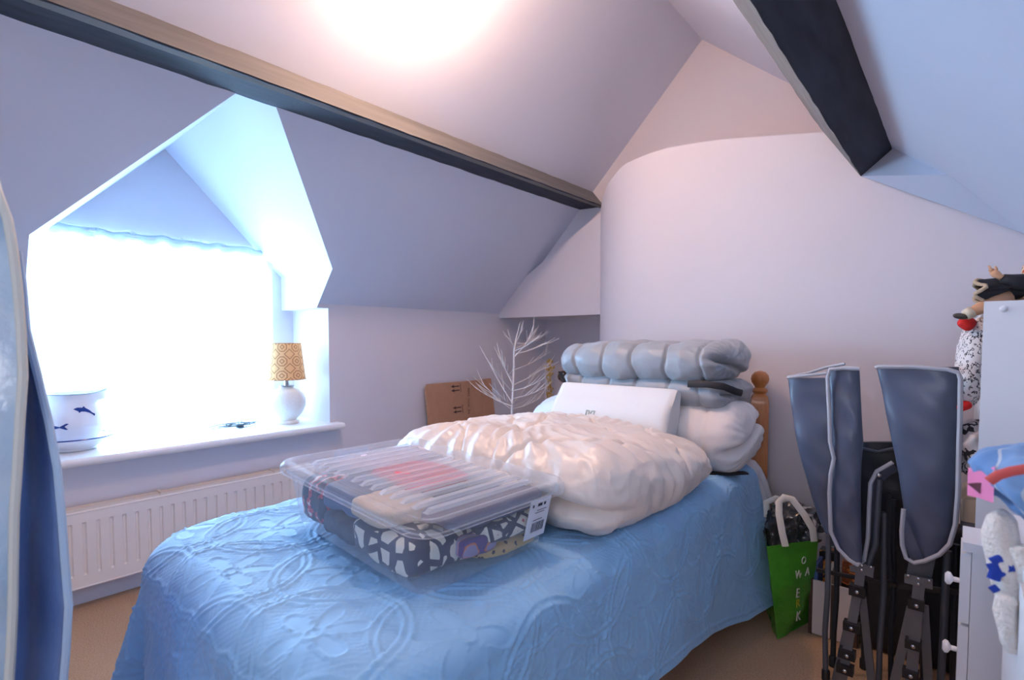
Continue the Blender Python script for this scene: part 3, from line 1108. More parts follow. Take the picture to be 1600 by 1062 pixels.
stk = MB().add([endwall(0.105, 0.035), endwall(0.185, 0.035), endwall(0.185, 0.142), endwall(0.105, 0.142),
                endwall(0.105, 0.035, 0.003), endwall(0.185, 0.035, 0.003), endwall(0.185, 0.142, 0.003), endwall(0.105, 0.142, 0.003)],
               [(3, 2, 1, 0), (4, 5, 6, 7), (0, 1, 5, 4), (1, 2, 6, 5), (2, 3, 7, 6), (3, 0, 4, 7)])
sticker = build('sticker', stk, M('paper_label', rgb(222, 226, 236), 0.7), sb, local=True)
bars = MB()
y = 0.126
for i in range(13):
    w = random.choice([0.0012, 0.002, 0.003])
    bars.add([endwall(y, 0.052, 0.0036), endwall(y + w, 0.052, 0.0036), endwall(y + w, 0.078, 0.0036), endwall(y, 0.078, 0.0036)], [(0, 1, 2, 3)])
    y += w + 0.0018
for i, (a0, a1, z0) in enumerate(((0.115, 0.121, 0.122), (0.135, 0.152, 0.122), (0.158, 0.166, 0.122), (0.135, 0.172, 0.110), (0.130, 0.165, 0.104), (0.126, 0.162, 0.084))):
    hh = 0.008 if i < 3 else 0.002
    bars.add([endwall(a0, z0, 0.0036), endwall(a1, z0, 0.0036), endwall(a1, z0 + hh, 0.0036), endwall(a0, z0 + hh, 0.0036)], [(0, 1, 2, 3)])
build('barcode', bars, M('sticker_ink', rgb(52, 56, 78), 0.7), sticker, local=True)

navy, offw = rgb(44, 50, 78), rgb(222, 218, 206)
cloth_specs = [
    ('folded_fabric', 'navy fabric with red and white flowers at the far corner inside the clear box', (-0.215, -0.065, 0.075), (0.15, 0.27, 0.135), pattern('floral_print', 'noise', [rgb(34, 40, 66), rgb(196, 52, 72), rgb(214, 208, 204)], 38, 0.54)),
    ('folded_fabric', 'plain slate blue fabric folded high behind the printed ones in the clear box', (-0.075, -0.10, 0.115), (0.17, 0.20, 0.075), M('slate_blue_cloth', rgb(78, 102, 138), 0.85, bump=(120, 0.4, 0.003))),
    ('folded_fabric', 'dark grey-blue crumpled fabric low in the clear box', (-0.085, -0.085, 0.042), (0.16, 0.22, 0.074), M('charcoal_blue_cloth', rgb(62, 72, 92), 0.9, bump=(60, 0.6, 0.006), noise=(40, 0.6, rgb(98, 104, 112)))),
    ('folded_fabric', 'navy fabric with large off-white leaf shapes at the near corner of the clear box', (0.115, -0.085, 0.053), (0.27, 0.235, 0.096), pattern('leaf_print', 'cells', [navy, offw, offw], 21, 0.13, stretch=(1.0, 1.6, 0.8), rot=(0.3, 0.5, 0.6))),
    ('folded_fabric', 'plain beige fabric lying on top of the leaf print in the clear box', (0.075, -0.12, 0.122), (0.17, 0.17, 0.050), M('beige_cloth', rgb(206, 186, 164), 0.9, bump=(30, 0.6, 0.01))),
    ('folded_fabric', 'navy and white printed fabric with red blossoms against the stickered end of the clear box', (0.195, 0.085, 0.080), (0.21, 0.22, 0.062), pattern('leaf_print_small', 'cells', [navy, offw, rgb(186, 60, 80)], 26, 0.13, stretch=(1, 1, 1.4), rot=(0.5, 0.2, 0))),
    ('folded_fabric', 'mustard fabric with dark spots at the bottom of the stickered end of the clear box', (0.18, 0.085, 0.026), (0.20, 0.22, 0.040), pattern('spotted_print', 'dots', [rgb(56, 46, 44), rgb(206, 172, 112)], 60, 0.30)),
    ('folded_fabric', 'plain midnight blue fabric folded on top near the sticker in the clear box', (0.235, 0.03, 0.132), (0.14, 0.32, 0.036), M('midnight_cloth', rgb(54, 62, 96), 0.9, bump=(100, 0.4, 0.003))),
    ('folded_fabric', 'bright red fabric seen through the middle of the ribbed box lid', (-0.015, 0.02, 0.154), (0.24, 0.20, 0.018), M('scarlet_cloth', rgb(224, 38, 62), 0.8, bump=(40, 0.4, 0.005))),
    ('folded_fabric', 'pale grey-pink fabric beside the red one under the ribbed box lid', (-0.225, 0.05, 0.154), (0.15, 0.30, 0.016), M('pale_pink_cloth', rgb(206, 190, 200), 0.85, bump=(40, 0.4, 0.005))),
    ('folded_fabric', 'cream fabric along the back of the clear box under the lid', (0.03, 0.17, 0.130), (0.34, 0.08, 0.05), M('cream_cloth', rgb(216, 208, 198), 0.85, bump=(40, 0.4, 0.005))),
    ('folded_fabric', 'purple and orange striped fabric edge beneath the navy print in the clear box', (0.262, -0.025, 0.062), (0.055, 0.11, 0.05), pattern('striped_print', 'wave', [rgb(86, 62, 132), rgb(206, 112, 70), rgb(150, 140, 180)], 9, 0.45)),
    ('folded_fabric', 'dark teal fabric filling the back of the clear box below the cream one', (-0.06, 0.115, 0.058), (0.30, 0.15, 0.09), M('teal_cloth', rgb(52, 78, 92), 0.9)),
]
for i, (nm, lab, c, s, m) in enumerate(cloth_specs):
    def ff_(V, N, L, i=i):
        P = V + N * (min(0.005, s[2] * 0.12) * fbm(V, 30, 100 + i, 3, True))[:, None]
        P[:, 2] += 0.003 * np.sin(V[:, 0] * 40 + i)
        return P
    V, fs = rbox(s, [q * 0.22 for q in s[:2]] + [s[2] * 0.30], (26, 24, 10), ff_)
    o = build(nm, MB().add(place(V, c), fs), m, sharp=0)
    o.location = BOXLOC
    o.rotation_euler = BOXROT
    tag(o, lab, 'fabric', 'folded fabrics in the storage box')

# ------------------------------------------------------------------ things on the window sill
lm = thing('table_lamp', 'white ceramic table lamp with orange trellis shade on the window sill', 'lamp', (-3.02, 1.395, ST))
LX, LY = -3.02, 1.395
cer = M('crackle_white_ceramic', rgb(236, 234, 230), 0.35, noise=(140, 0.4, rgb(214, 212, 210)))
build('lamp_base', MB().lathe([(0.062, 0.0), (0.066, 0.006), (0.064, 0.016), (0.050, 0.022), (0.060, 0.034), (0.088, 0.066), (0.104, 0.105), (0.106, 0.14), (0.094, 0.175), (0.066, 0.20), (0.040, 0.212), (0.036, 0.22)], (LX, LY, ST), 36), cer, lm)
build('lamp_neck', MB().lathe([(0.042, 0.222), (0.042, 0.226), (0.014, 0.227), (0.012, 0.262), (0.010, 0.262)], (LX, LY, ST), 20), M('brushed_steel', rgb(170, 172, 176), 0.3, metallic=1), lm)


def shade_mat():
    m = bpy.data.materials.new('orange_trellis_shade')
    m.use_nodes = True
    nt = m.node_tree
    nt.nodes.remove(nt.nodes['Principled BSDF'])
    tc = nt.nodes.new('ShaderNodeTexCoord')

    def mth(op, a, b=None):
        n_ = nt.nodes.new('ShaderNodeMath')
        n_.operation = op
        for i, q in enumerate((a, b)):
            if q is None:
                continue
            if isinstance(q, (int, float)):
                n_.inputs[i].default_value = q
            else:
                nt.links.new(q, n_.inputs[i])
        return n_.outputs[0]
    sp = nt.nodes.new('ShaderNodeSeparateXYZ')
    nt.links.new(tc.outputs['Object'], sp.inputs[0])
    ang = mth('MULTIPLY', mth('ARCTAN2', sp.outputs['Y'], sp.outputs['X']), 3.5 / math.pi)   # seven repeats round
    z = mth('MULTIPLY', sp.outputs['Z'], 1 / 0.083)
    u = mth('SUBTRACT', mth('FRACT', mth('ADD', ang, 100.25)), 0.5)
    row = mth('FLOOR', z)
    v = mth('SUBTRACT', mth('FRACT', z), 0.5)
    # diamonds staggered on a half-step
    s1 = mth('ABSOLUTE', mth('ADD', u, v))
    s2 = mth('ABSOLUTE', mth('SUBTRACT', u, v))
    dia = mth('ADD', mth('ABSOLUTE', u), mth('ABSOLUTE', v))
    sq = mth('MAXIMUM', mth('ABSOLUTE', u), mth('ABSOLUTE', v))
    l1 = mth('LESS_THAN', mth('ABSOLUTE', mth('SUBTRACT', dia, 0.15)), 0.04)
    l2 = mth('LESS_THAN', mth('ABSOLUTE', mth('SUBTRACT', mth('MAXIMUM', mth('MULTIPLY', dia, 0.72), sq), 0.31)), 0.03)
    l3 = mth('LESS_THAN', mth('ABSOLUTE', mth('SUBTRACT', dia, 0.66)), 0.04)
    ln = mth('MAXIMUM', mth('MAXIMUM', l1, l2), l3)
    mx = nt.nodes.new('ShaderNodeMix')
    mx.data_type = 'RGBA'
    mx.inputs['A'].default_value = rgb(252, 214, 160)
    mx.inputs['B'].default_value = rgb(204, 150, 110)
    nt.links.new(ln, mx.inputs['Factor'])
    df = nt.nodes.new('ShaderNodeBsdfDiffuse')
    tl = nt.nodes.new('ShaderNodeBsdfTranslucent')
    nt.links.new(mx.outputs['Result'], df.inputs[0])
    nt.links.new(mx.outputs['Result'], tl.inputs[0])
    ms = nt.nodes.new('ShaderNodeMixShader')
    ms.inputs[0].default_value = 0.25
    nt.links.new(df.outputs[0], ms.inputs[1])
    nt.links.new(tl.outputs[0], ms.inputs[2])
    nt.links.new(ms.outputs[0], nt.nodes['Material Output'].inputs['Surface'])
    return m


sh = MB().rings([[(r * math.cos(2 * math.pi * k_ / 40), r * math.sin(2 * math.pi * k_ / 40), z) for k_ in range(40)] for r, z in ((0.107, 0.262), (0.0835, 0.478), (0.082, 0.478), (0.1055, 0.262), (0.107, 0.262))], True, False, False)
shd = build('lamp_shade', sh, shade_mat(), lm, local=True)
build('shade_trim', MB().tube([(0.108 * math.cos(a), 0.108 * math.sin(a), 0.263) for a in np.linspace(0, 2 * math.pi, 41)], 0.0018, 6), M('shade_edge', rgb(196, 140, 96), 0.7), shd, local=True)
build('shade_trim', MB().tube([(0.0845 * math.cos(a), 0.0845 * math.sin(a), 0.477) for a in np.linspace(0, 2 * math.pi, 41)], 0.0016, 6), M('shade_edge_top', rgb(196, 140, 96), 0.7), shd, local=True)

# cable
cm = MB()
pts_ = []
for i in range(150):
    t = i / 149
    a = t * 2 * math.pi * 4.3
    rad_ = 0.055 + 0.03 * math.sin(t * 17) + 0.02 * math.sin(t * 5)
    pts_.append((-3.07 + rad_ * math.cos(a) * 0.8, 1.125 + rad_ * 1.45 * math.sin(a) + 0.02 * math.sin(t * 9), ST + 0.004 + 0.010 * abs(math.sin(t * 23)) + 0.010 * math.sin(t * 3.1)))
ca = thing('charger_cable', 'thin dark charger cable lying coiled on the sill beside the lamp', 'cable', (-3.07, 1.125, ST))
build('cord', cm.tube(pts_, 0.0022, 6), M('dark_cable', rgb(30, 52, 70), 0.5), ca)
build('plug', MB().box(-3.085, -3.06, 1.13, 1.165, ST + 0.001, ST + 0.022).tube([(-3.072, 1.14, ST + 0.02), (-3.072, 1.14, ST + 0.04)], 0.002, 6).tube([(-3.072, 1.156, ST + 0.02), (-3.072, 1.156, ST + 0.04)], 0.002, 6), M('cable_plug', rgb(70, 96, 116), 0.4), ca)

# jug standing in its wide bowl
JX, JY = -3.02, 0.42
china = M('white_china', rgb(232, 234, 242), 0.15)
blue_ink = M('cobalt_glaze', rgb(34, 66, 138), 0.2)
bw = thing('wash_bowl', 'shallow white china bowl with a dark rim under the dolphin jug', 'bowl', (JX, JY, ST))
build('bowl_body', MB().lathe([(0.075, 0), (0.080, 0.004), (0.078, 0.012), (0.110, 0.032), (0.138, 0.056), (0.142, 0.060), (0.134, 0.058), (0.104, 0.036), (0.07, 0.018), (0.01, 0.016)], (JX, JY, ST), 40), china, bw)
build('bowl_rim', MB().tube([(JX + 0.1405 * math.cos(a), JY + 0.1405 * math.sin(a), ST + 0.060) for a in np.linspace(0, 2 * math.pi, 61)], 0.003, 6), blue_ink, bw)
jg = thing('water_jug', 'rounded white china jug painted with blue dolphins standing in a bowl', 'jug', (JX, JY, ST + 0.02))


def jug_r(z):
    return float(np.interp(z, [0, 0.01, 0.04, 0.09, 0.14, 0.18, 0.21, 0.235], [0.055, 0.06, 0.092, 0.108, 0.104, 0.092, 0.088, 0.096]))


rs = []
for z in np.linspace(0, 0.235, 24):
    ring = []
    for k_ in range(40):
        a = 2 * math.pi * k_ / 40
        lip = max(0, math.cos(a - math.radians(80))) ** 6
        r_ = jug_r(z) + (0.03 * lip if z > 0.2 else 0)
        ring.append((JX + r_ * math.cos(a), JY + r_ * math.sin(a), ST + 0.022 + z + (0.018 * lip * (z > 0.21))))
    rs.append(ring)
inner = []
for z in np.linspace(0.235, 0.02, 12):
    ring = []
    for k_ in range(40):
        a = 2 * math.pi * k_ / 40
        lip = max(0, math.cos(a - math.radians(80))) ** 6
        r_ = jug_r(z) - 0.005 + (0.03 * lip if z > 0.2 else 0)
        ring.append((JX + r_ * math.cos(a), JY + r_ * math.sin(a), ST + 0.022 + z + (0.018 * lip * (z > 0.21))))
    inner.append(ring)
jb = build('jug_body', MB().rings(rs + inner), china, jg)
build('jug_handle', MB().tube([(JX - 0.088, JY - 0.02, ST + 0.21), (JX - 0.14, JY - 0.03, ST + 0.20), (JX - 0.155, JY - 0.03, ST + 0.15), (JX - 0.13, JY - 0.03, ST + 0.10), (JX - 0.10, JY - 0.02, ST + 0.08)], 0.010, 10), china, jg)


def on_jug(az, z, off=0.0012):
    r_ = jug_r(z) + off
    return (JX + r_ * math.cos(az), JY + r_ * math.sin(az), ST + 0.022 + z)


def fish(az0, z0, sc_, pts2):
    return MB().add([on_jug(az0 + a * sc_ / 0.1, z0 + b * sc_) for a, b in pts2], [tuple(range(len(pts2)))])


dolphin = [(-0.5, 0.22), (-0.3, 0.3), (-0.05, 0.27), (0.02, 0.36), (0.1, 0.24), (0.3, 0.08), (0.42, -0.08), (0.56, -0.16), (0.5, -0.3), (0.42, -0.2), (0.25, -0.06), (0.05, 0.03), (-0.15, 0.05), (-0.22, -0.03), (-0.28, 0.08)]
build('dolphin_motif', fish(math.radians(12), 0.155, 0.075, dolphin), blue_ink, jb, sharp=0)
tail = [(-0.5, 0.1), (-0.1, 0.0), (0.3, 0.25), (0.45, 0.2), (0.2, 0.0), (0.4, -0.25), (0.25, -0.25), (-0.1, -0.08), (-0.5, -0.2)]
build('dolphin_motif', fish(math.radians(-32), 0.098, 0.055, tail), blue_ink, jb, sharp=0)
build('jug_rim', MB().tube([(JX + (jug_r(0.235) + 0.03 * max(0, math.cos(a - math.radians(80))) ** 6) * math.cos(a), JY + (jug_r(0.235) + 0.03 * max(0, math.cos(a - math.radians(80))) ** 6) * math.sin(a), ST + 0.257 + 0.018 * max(0, math.cos(a - math.radians(80))) ** 6) for a in np.linspace(0, 2 * math.pi, 61)], 0.0018, 6), M('teal_rim_line', rgb(60, 110, 130), 0.3), jg)

# ------------------------------------------------------------------ between bed and knee wall: cardboard and twig tree
card = M('brown_cardboard', rgb(182, 140, 112), 0.85, noise=(25, 0.4, rgb(168, 126, 98)))
cb_ = thing('cardboard_box', 'flattened brown cardboard box with arrows leaning on the knee wall', 'cardboard', (-2.78, 2.6, 0))


def cardp(y, z, off=0.0):
    return (-2.69 - 0.115 * z / 0.835 + off, y, z)


cy0, cy1 = 2.27, 2.945
build('panel', MB().extrude([cardp(cy0, 0), cardp(2.70, 0), cardp(2.70, 0.835), cardp(cy0 + 0.02, 0.835), cardp(cy0, 0.80)], (-0.016, 0, 0)), card, cb_)
build('panel', MB().extrude([cardp(2.704, 0, -0.002), cardp(2.800, 0, -0.002), cardp(2.800, 0.835, -0.002), cardp(2.704, 0.835, -0.002)], (-0.014, 0, 0)), card, cb_)
build('panel', MB().extrude([cardp(2.803, 0, -0.003), cardp(cy1, 0, -0.003), cardp(cy1 - 0.01, 0.84, -0.003), cardp(2.803, 0.835, -0.003)], (-0.013, 0, 0)), card, cb_)
ink = M('brown_print_ink', rgb(66, 46, 44), 0.8)
for zc in (0.79, 0.635, 0.48):
    for dz in (0.014, -0.016):
        z = zc + dz
        build('arrow', MB().poly([cardp(a, b, 0.0012) for a, b in ((2.50, z), (2.532, z + 0.012), (2.532, z + 0.004), (2.585, z + 0.004), (2.585, z - 0.004), (2.532, z - 0.004), (2.532, z - 0.012))]), ink, cb_)
    build('arrow_bar', MB().poly([cardp(a, b, 0.0012) for a, b in ((2.594, zc + 0.032), (2.599, zc + 0.032), (2.599, zc - 0.032), (2.594, zc - 0.032))]), ink, cb_)
tx = MB()
text_on(tx, 'FRAGILE  HANDLE  WITH  CARE', 0.026, cardp(2.655, 0.60, 0.0015), (0.0, 0.0, 1), (0, -1, 0), 0.0003)
build('lettering', tx, ink, cb_)

tw = M('glitter_white_twig', rgb(246, 244, 242), 0.5, noise=(300, 0.5, rgb(206, 200, 196)))
tr = thing('twig_tree', 'bare white glittery twig tree standing in the corner behind the bed', 'decorative tree', (-2.12, 2.45, 0))
base = np.array([-2.13, 2.43, 0.0])


def tp_(px, py, depth=0.0):
    return atX(px, py, -2.13 + depth)


trunk = [base, tp_(800, 640), tp_(802, 600), tp_(803, 570), tp_(803, 550), tp_(806, 530), tp_(813, 503)]
build('trunk', MB().tube(trunk, [0.011, 0.0075, 0.0068, 0.006, 0.005, 0.0035, 0.0015], 8), tw, tr)
build('stand', MB().lathe([(0.09, 0), (0.09, 0.012), (0.02, 0.02), (0.014, 0.05)], base, 16), tw, tr)
brs = [((803, 553), (859, 533), 0.10), ((803, 558), (838, 513), 0.16), ((804, 545), (836, 523), -0.1), ((804, 548), (845, 523), 0.2), ((803, 578), (860, 549), -0.15),
       ((803, 601), (862, 566), 0.05), ((802, 610), (852, 590), 0.25), ((803, 540), (795, 520), 0.1), ((806, 535), (817, 507), 0.06), ((801, 600), (778, 546), -0.12),
       ((801, 612), (762, 562), 0.15), ((801, 630), (764, 565), -0.2), ((802, 635), (742, 605), -0.25), ((800, 640), (748, 592), -0.1), ((803, 622), (856, 602), 0.3),
       ((803, 634), (850, 608), -0.3), ((802, 638), (846, 620), 0.1), ((801, 590), (784, 566), 0.28), ((805, 536), (842, 530), -0.22), ((801, 632), (776, 610), 0.3), ((803, 628), (835, 586), -0.26)]
for i, (a, b, dep) in enumerate(brs):
    p0, p1 = tp_(*a), tp_(b[0], b[1], dep)
    m1 = p0 * 0.62 + p1 * 0.38 + np.array([0, 0, -0.012])
    m2 = p0 * 0.3 + p1 * 0.7 + np.array([0, 0, -0.010])
    mb = MB().tube([p0, m1, m2, p1], [0.0030, 0.0024, 0.0019, 0.0012], 6)
    r_ = random.Random(i)
    for s_ in range(4):
        t = 0.35 + 0.16 * s_
        q = p0 * (1 - t) + p1 * t + np.array([0, 0, -0.008])
        dirv = (p1 - p0) * (0.28 + 0.12 * r_.random())
        side_ = np.array([r_.uniform(-0.05, 0.05), r_.uniform(-0.05, 0.05), r_.uniform(0.0, 0.06)])
        q2 = q + dirv + side_
        mb.tube([q, q * 0.5 + q2 * 0.5 + np.array([0, 0, -0.004]), q2], [0.0022, 0.0018, 0.001], 5)
    build('branch', mb, tw, tr)

# dried flowers standing in the alcove
df_ = thing('dried_flowers', 'dried yellow flower spike and brown seed head standing in the alcove', 'dried flowers', (-2.60, 3.5, 0))
yl = M('dried_yellow', rgb(222, 194, 124), 0.9, noise=(60, 0.6, rgb(186, 150, 88)))
build('vase', MB().lathe([(0.05, 0), (0.06, 0.02), (0.05, 0.18), (0.035, 0.26), (0.04, 0.30), (0.034, 0.30), (0.03, 0.2)], (-2.60, 3.5, 0), 18), M('brown_vase', rgb(120, 84, 60), 0.4), df_)
sp_ = MB().tube([(-2.60, 3.5, 0.2), (-2.64, 3.5, 0.6), (-2.655, 3.5, 0.98)], 0.004, 6)
r_ = random.Random(5)
for i in range(120):
    t = r_.random()
    c = np.array([-2.652 + r_.gauss(0, 0.016), 3.5 + r_.gauss(0, 0.016), 0.52 + 0.46 * t])
    sp_.ball(c, (0.007, 0.007, 0.012), 4)
build('flower_spike', sp_, yl, df_, sharp=0)
sd = MB().tube([(-2.60, 3.5, 0.2), (-2.54, 3.5, 0.6), (-2.50, 3.5, 0.82)], 0.004, 6)
for i in range(60):
    a, b = r_.uniform(0, 6.28), r_.uniform(-1, 1)
    s_ = math.sqrt(1 - b * b)
    c = np.array([-2.50 + 0.045 * s_ * math.cos(a), 3.5 + 0.045 * s_ * math.sin(a), 0.84 + 0.042 * b])
    sd.ball(c, 0.012, 4)
build('seed_head', sd, M('brown_seed', rgb(104, 90, 82), 0.9), df_, sharp=0)

# ------------------------------------------------------------------ green shopping bag
gb = thing('shopping_bag', 'bright green shopping bag with white handles on the carpet beside the bed', 'bag', (-0.5, 2.2, 0))
green = M('green_woven_plastic', rgb(78, 160, 48), 0.28, noise=(14, 0.5, rgb(56, 128, 34)), bump=(16, 0.5, 0.02))
FLb, FRb, BRb, BLb = np.array([-0.502, 2.105, 0.004]), np.array([-0.432, 2.34, 0.004]), np.array([-0.545, 2.46, 0.004]), np.array([-0.592, 2.30, 0.004])
FLt, FRt, BRt, BLt = np.array([-0.545, 2.10, 0.355]), np.array([-0.392, 2.20, 0.392]), np.array([-0.455, 2.36, 0.41]), np.array([-0.590, 2.245, 0.43])


def bag_side(A, B, Ct, D, nu=16, nv=16, bulge=0.02, seed=0):
    vs_, fs_ = [], []
    nr = np.cross(B - A, D - A)
    nr /= np.linalg.norm(nr)
    for i in range(nv + 1):
        for j_ in range(nu + 1):
            u_, v_ = j_ / nu, i / nv
            p = (A * (1 - u_) + B * u_) * (1 - v_) + (D * (1 - u_) + Ct * u_) * v_
            w = math.sin(math.pi * u_) * math.sin(math.pi * min(1, v_ * 1.15))
            cr_ = math.sin(v_ * 21 + 5 * u_ + seed) * 0.35 + math.sin(v_ * 13 - 7 * u_ + seed * 2) * 0.35
            p = p + nr * (bulge * w + 0.017 * cr_ * math.sin(math.pi * u_) * (1 - v_ * 0.8))
            vs_.append(p)
    for i in range(nv):
        for j_ in range(nu):
            a = i * (nu + 1) + j_
            fs_.append((a, a + 1, a + nu + 2, a + nu + 1))
    return vs_, fs_


build('front_panel', MB().add(*bag_side(FLb, FRb, FRt, FLt, seed=1)), green, gb, sharp=0)
build('side_gusset', MB().add(*bag_side(BLb, FLb, FLt, BLt, seed=3, bulge=-0.01)), green, gb, sharp=0)
build('side_gusset', MB().add(*bag_side(FRb, BRb, BRt, FRt, seed=4, bulge=-0.01)), green, gb, sharp=0)
build('back_panel', MB().add(*bag_side(BRb, BLb, BLt, BRt, seed=5)), green, gb, sharp=0)
build('bag_base', MB().add([FLb, FRb, BRb, BLb], [(3, 2, 1, 0)]), green, gb)
hs = M('cream_webbing', rgb(226, 222, 212), 0.7, bump=(300, 0.3, 0.001))
build('handle', MB().tube([(-0.482, 2.108, 0.37), (-0.492, 2.10, 0.42), (-0.505, 2.10, 0.49), (-0.507, 2.105, 0.535), (-0.492, 2.11, 0.556), (-0.468, 2.125, 0.55), (-0.43, 2.135, 0.50), (-0.402, 2.15, 0.445), (-0.398, 2.163, 0.395)], 0.012, 8, flat=0.25, hint=(0.3, -1, 0)), hs, gb)
build('handle', MB().tube([(-0.585, 2.25, 0.42), (-0.59, 2.25, 0.48), (-0.56, 2.27, 0.50), (-0.50, 2.31, 0.48), (-0.475, 2.33, 0.41)], 0.012, 8, flat=0.25, hint=(0.3, -1, 0)), hs, gb)
fdir = (FRb - FLb) / np.linalg.norm(FRb - FLb)
fup = np.array([0, 0, 1.0])
fn_ = np.cross(fdir, fup)


def bagpt(u_, v_, off=0.03):
    p = (FLb * (1 - u_) + FRb * u_) * (1 - v_) + (FLt * (1 - u_) + FRt * u_) * v_
    w = math.sin(math.pi * u_) * math.sin(math.pi * min(1, v_ * 1.15))
    cr_ = math.sin(v_ * 21 + 5 * u_ + 1) * 0.35 + math.sin(v_ * 13 - 7 * u_ + 2) * 0.35
    return p + fn_ * (0.02 * w + 0.017 * cr_ * math.sin(math.pi * u_) * (1 - v_ * 0.8) + 0.005)


wp = M('white_print', rgb(230, 232, 226), 0.5)
for ch, u_, v_, s_ in (('O', 0.66, 0.80, 0.040), ('W', 0.52, 0.66, 0.046), ('A', 0.74, 0.665, 0.046), ('E', 0.46, 0.46, 0.052), ('K', 0.42, 0.21, 0.052)):
    build('letter', text_on(MB(), ch, s_, bagpt(u_, v_), fdir + np.array([0, 0, -0.12]), fup, 0.001), wp, gb)
build('letter', text_on(MB(), 'R', 0.046, bagpt(0.47, 0.34), fdir, fup, 0.001), M('yellow_print', rgb(212, 210, 60), 0.5), gb)


def crumple(V, N, L):
    P = V + N * (0.022 * fbm(V, 34, 51, 3, True) + 0.012 * fbm(V, 70, 52, 2, True))[:, None]
    return P


V, fs = rbox((0.175, 0.155, 0.19), (0.07, 0.07, 0.08), (30, 30, 24), crumple)
bl = build('plastic_bag', MB().add(place(V, (-0.492, 2.256, 0.395), (0.1, 0.15, 0.75)), fs), pattern('black_plastic_glints', 'noise', [rgb(46, 48, 52), rgb(150, 150, 154), rgb(62, 64, 68)], 9, 0.57, rough=0.2), sharp=30)  # pale patches in the noise are painted highlights on dark plastic
tag(bl, 'crumpled black plastic bag with painted glints stuffed into the top of the green bag', 'plastic bag')

# ------------------------------------------------------------------ folding chairs
fab = M('slate_blue_chair_fabric', rgb(84, 94, 116), 0.40, noise=(5, 0.4, rgb(74, 82, 104)), bump=(18, 0.12, 0.006), coat=0.1)
pipe = M('pale_grey_piping', rgb(176, 180, 190), 0.6)
tubem = M('grey_steel_tube', rgb(92, 98, 108), 0.4, metallic=0.4)
tubed = M('dark_steel_tube', rgb(50, 53, 60), 0.42, metallic=0.4)
flatm = M('grey_flat_bar', rgb(112, 114, 120), 0.42, metallic=0.35)
blkp = M('black_plastic', rgb(30, 31, 36), 0.4)
rivm = M('bright_rivet', rgb(220, 222, 226), 0.2, metallic=0.9)


def sleeve(rows, yp, depth, lean=0.0, seed=0, nrow=44, ncol=26, wr=0.0016):
    ry_ = np.array([r[0] for r in rows], float)
    xl_ = np.array([r[1] for r in rows], float)
    xr_ = np.array([r[2] for r in rows], float)
    yy = np.linspace(ry_[0], ry_[-1], nrow)
    rs_, eL, eR = [], [], []
    for i, y in enumerate(yy):
        a = float(np.interp(y, ry_, xl_))
        b = float(np.interp(y, ry_, xr_))
        ring = []
        for k_ in range(ncol * 2):
            ph = 2 * math.pi * k_ / (ncol * 2)
            cxn, syn = math.cos(ph), math.sin(ph)
            xx = (a + b) / 2 - (b - a) / 2 * math.copysign(abs(cxn) ** 0.75, cxn)
            p = atY(xx, y, yp)
            taper = min(1, (i + 1) / 3) if i > nrow - 4 else 1
            p = p + np.array([0, -depth * syn * (0.6 + 0.4 * math.sin(math.pi * i / nrow)), 0])
            p[1] += wr * (math.sin(p[2] * 34 + 3 * cxn + seed) + math.sin(p[2] * 61 - 4 * cxn + seed * 2)) * (1 if syn > 0 else 0.4)
            ring.append(p)
        rs_.append(ring)
        eL.append(atY(a, y, yp - 0.004))
        eR.append(atY(b, y, yp - 0.004))
    return MB().rings(rs_), eL, eR


def chair_root(label, loc):
    return thing('folding_chair', label, 'folding chair', loc, group=None)


def bar(p, q, w, t, m, name, parent, n=4):
    p, q = np.array(p, float), np.array(q, float)
    return build(name, MB().tube([p, q], w * 0.707, 4, flat=t / w, hint=(0.0, -1, 0)), m, parent, sharp=20)


def strap_at(px, py, yp, parent, wpx=26, hpx=16, tilt_=0):
    c = atY(px, py, yp)
    s_ = np.linalg.norm(atY(px + 1, py, yp) - c)
    w, h = wpx * s_ / 2, hpx * s_ / 2
    o = build('strap_clamp', MB().box(c[0] - w, c[0] + w, c[1] - 0.020, c[1] + 0.014, c[2] - h, c[2] + h), blkp, parent)
    build('rivet', MB().ball((c[0] + 0.001, c[1] - 0.021, c[2]), (0.0062, 0.004, 0.0062), 6), rivm, o)


def floor_pt(p, q):
    """carry the line p->q on to the floor"""
    p, q = np.array(p, float), np.array(q, float)
    t = (0.002 - p[2]) / (q[2] - p[2])
    return p + (q - p) * t


def leg(name, parent, pts_px, yp, r, m, foot=True):
    pts3 = [atY(x, y, yp) for x, y in pts_px]
    if pts3[-1][2] > 0.03:
        pts3.append(floor_pt(pts3[-2], pts3[-1]))
    else:
        pts3[-1][2] = max(pts3[-1][2], 0.004)
    o = build(name, MB().tube(pts3, r, 10), m, parent)
    if foot:
        e_ = pts3[-1]
        build('foot_cap', MB().lathe([(r * 1.5, 0), (r * 1.5, 0.03), (r * 1.2, 0.035)], (e_[0], e_[1], max(0.002, e_[2])), 10), blkp, o)
    return o


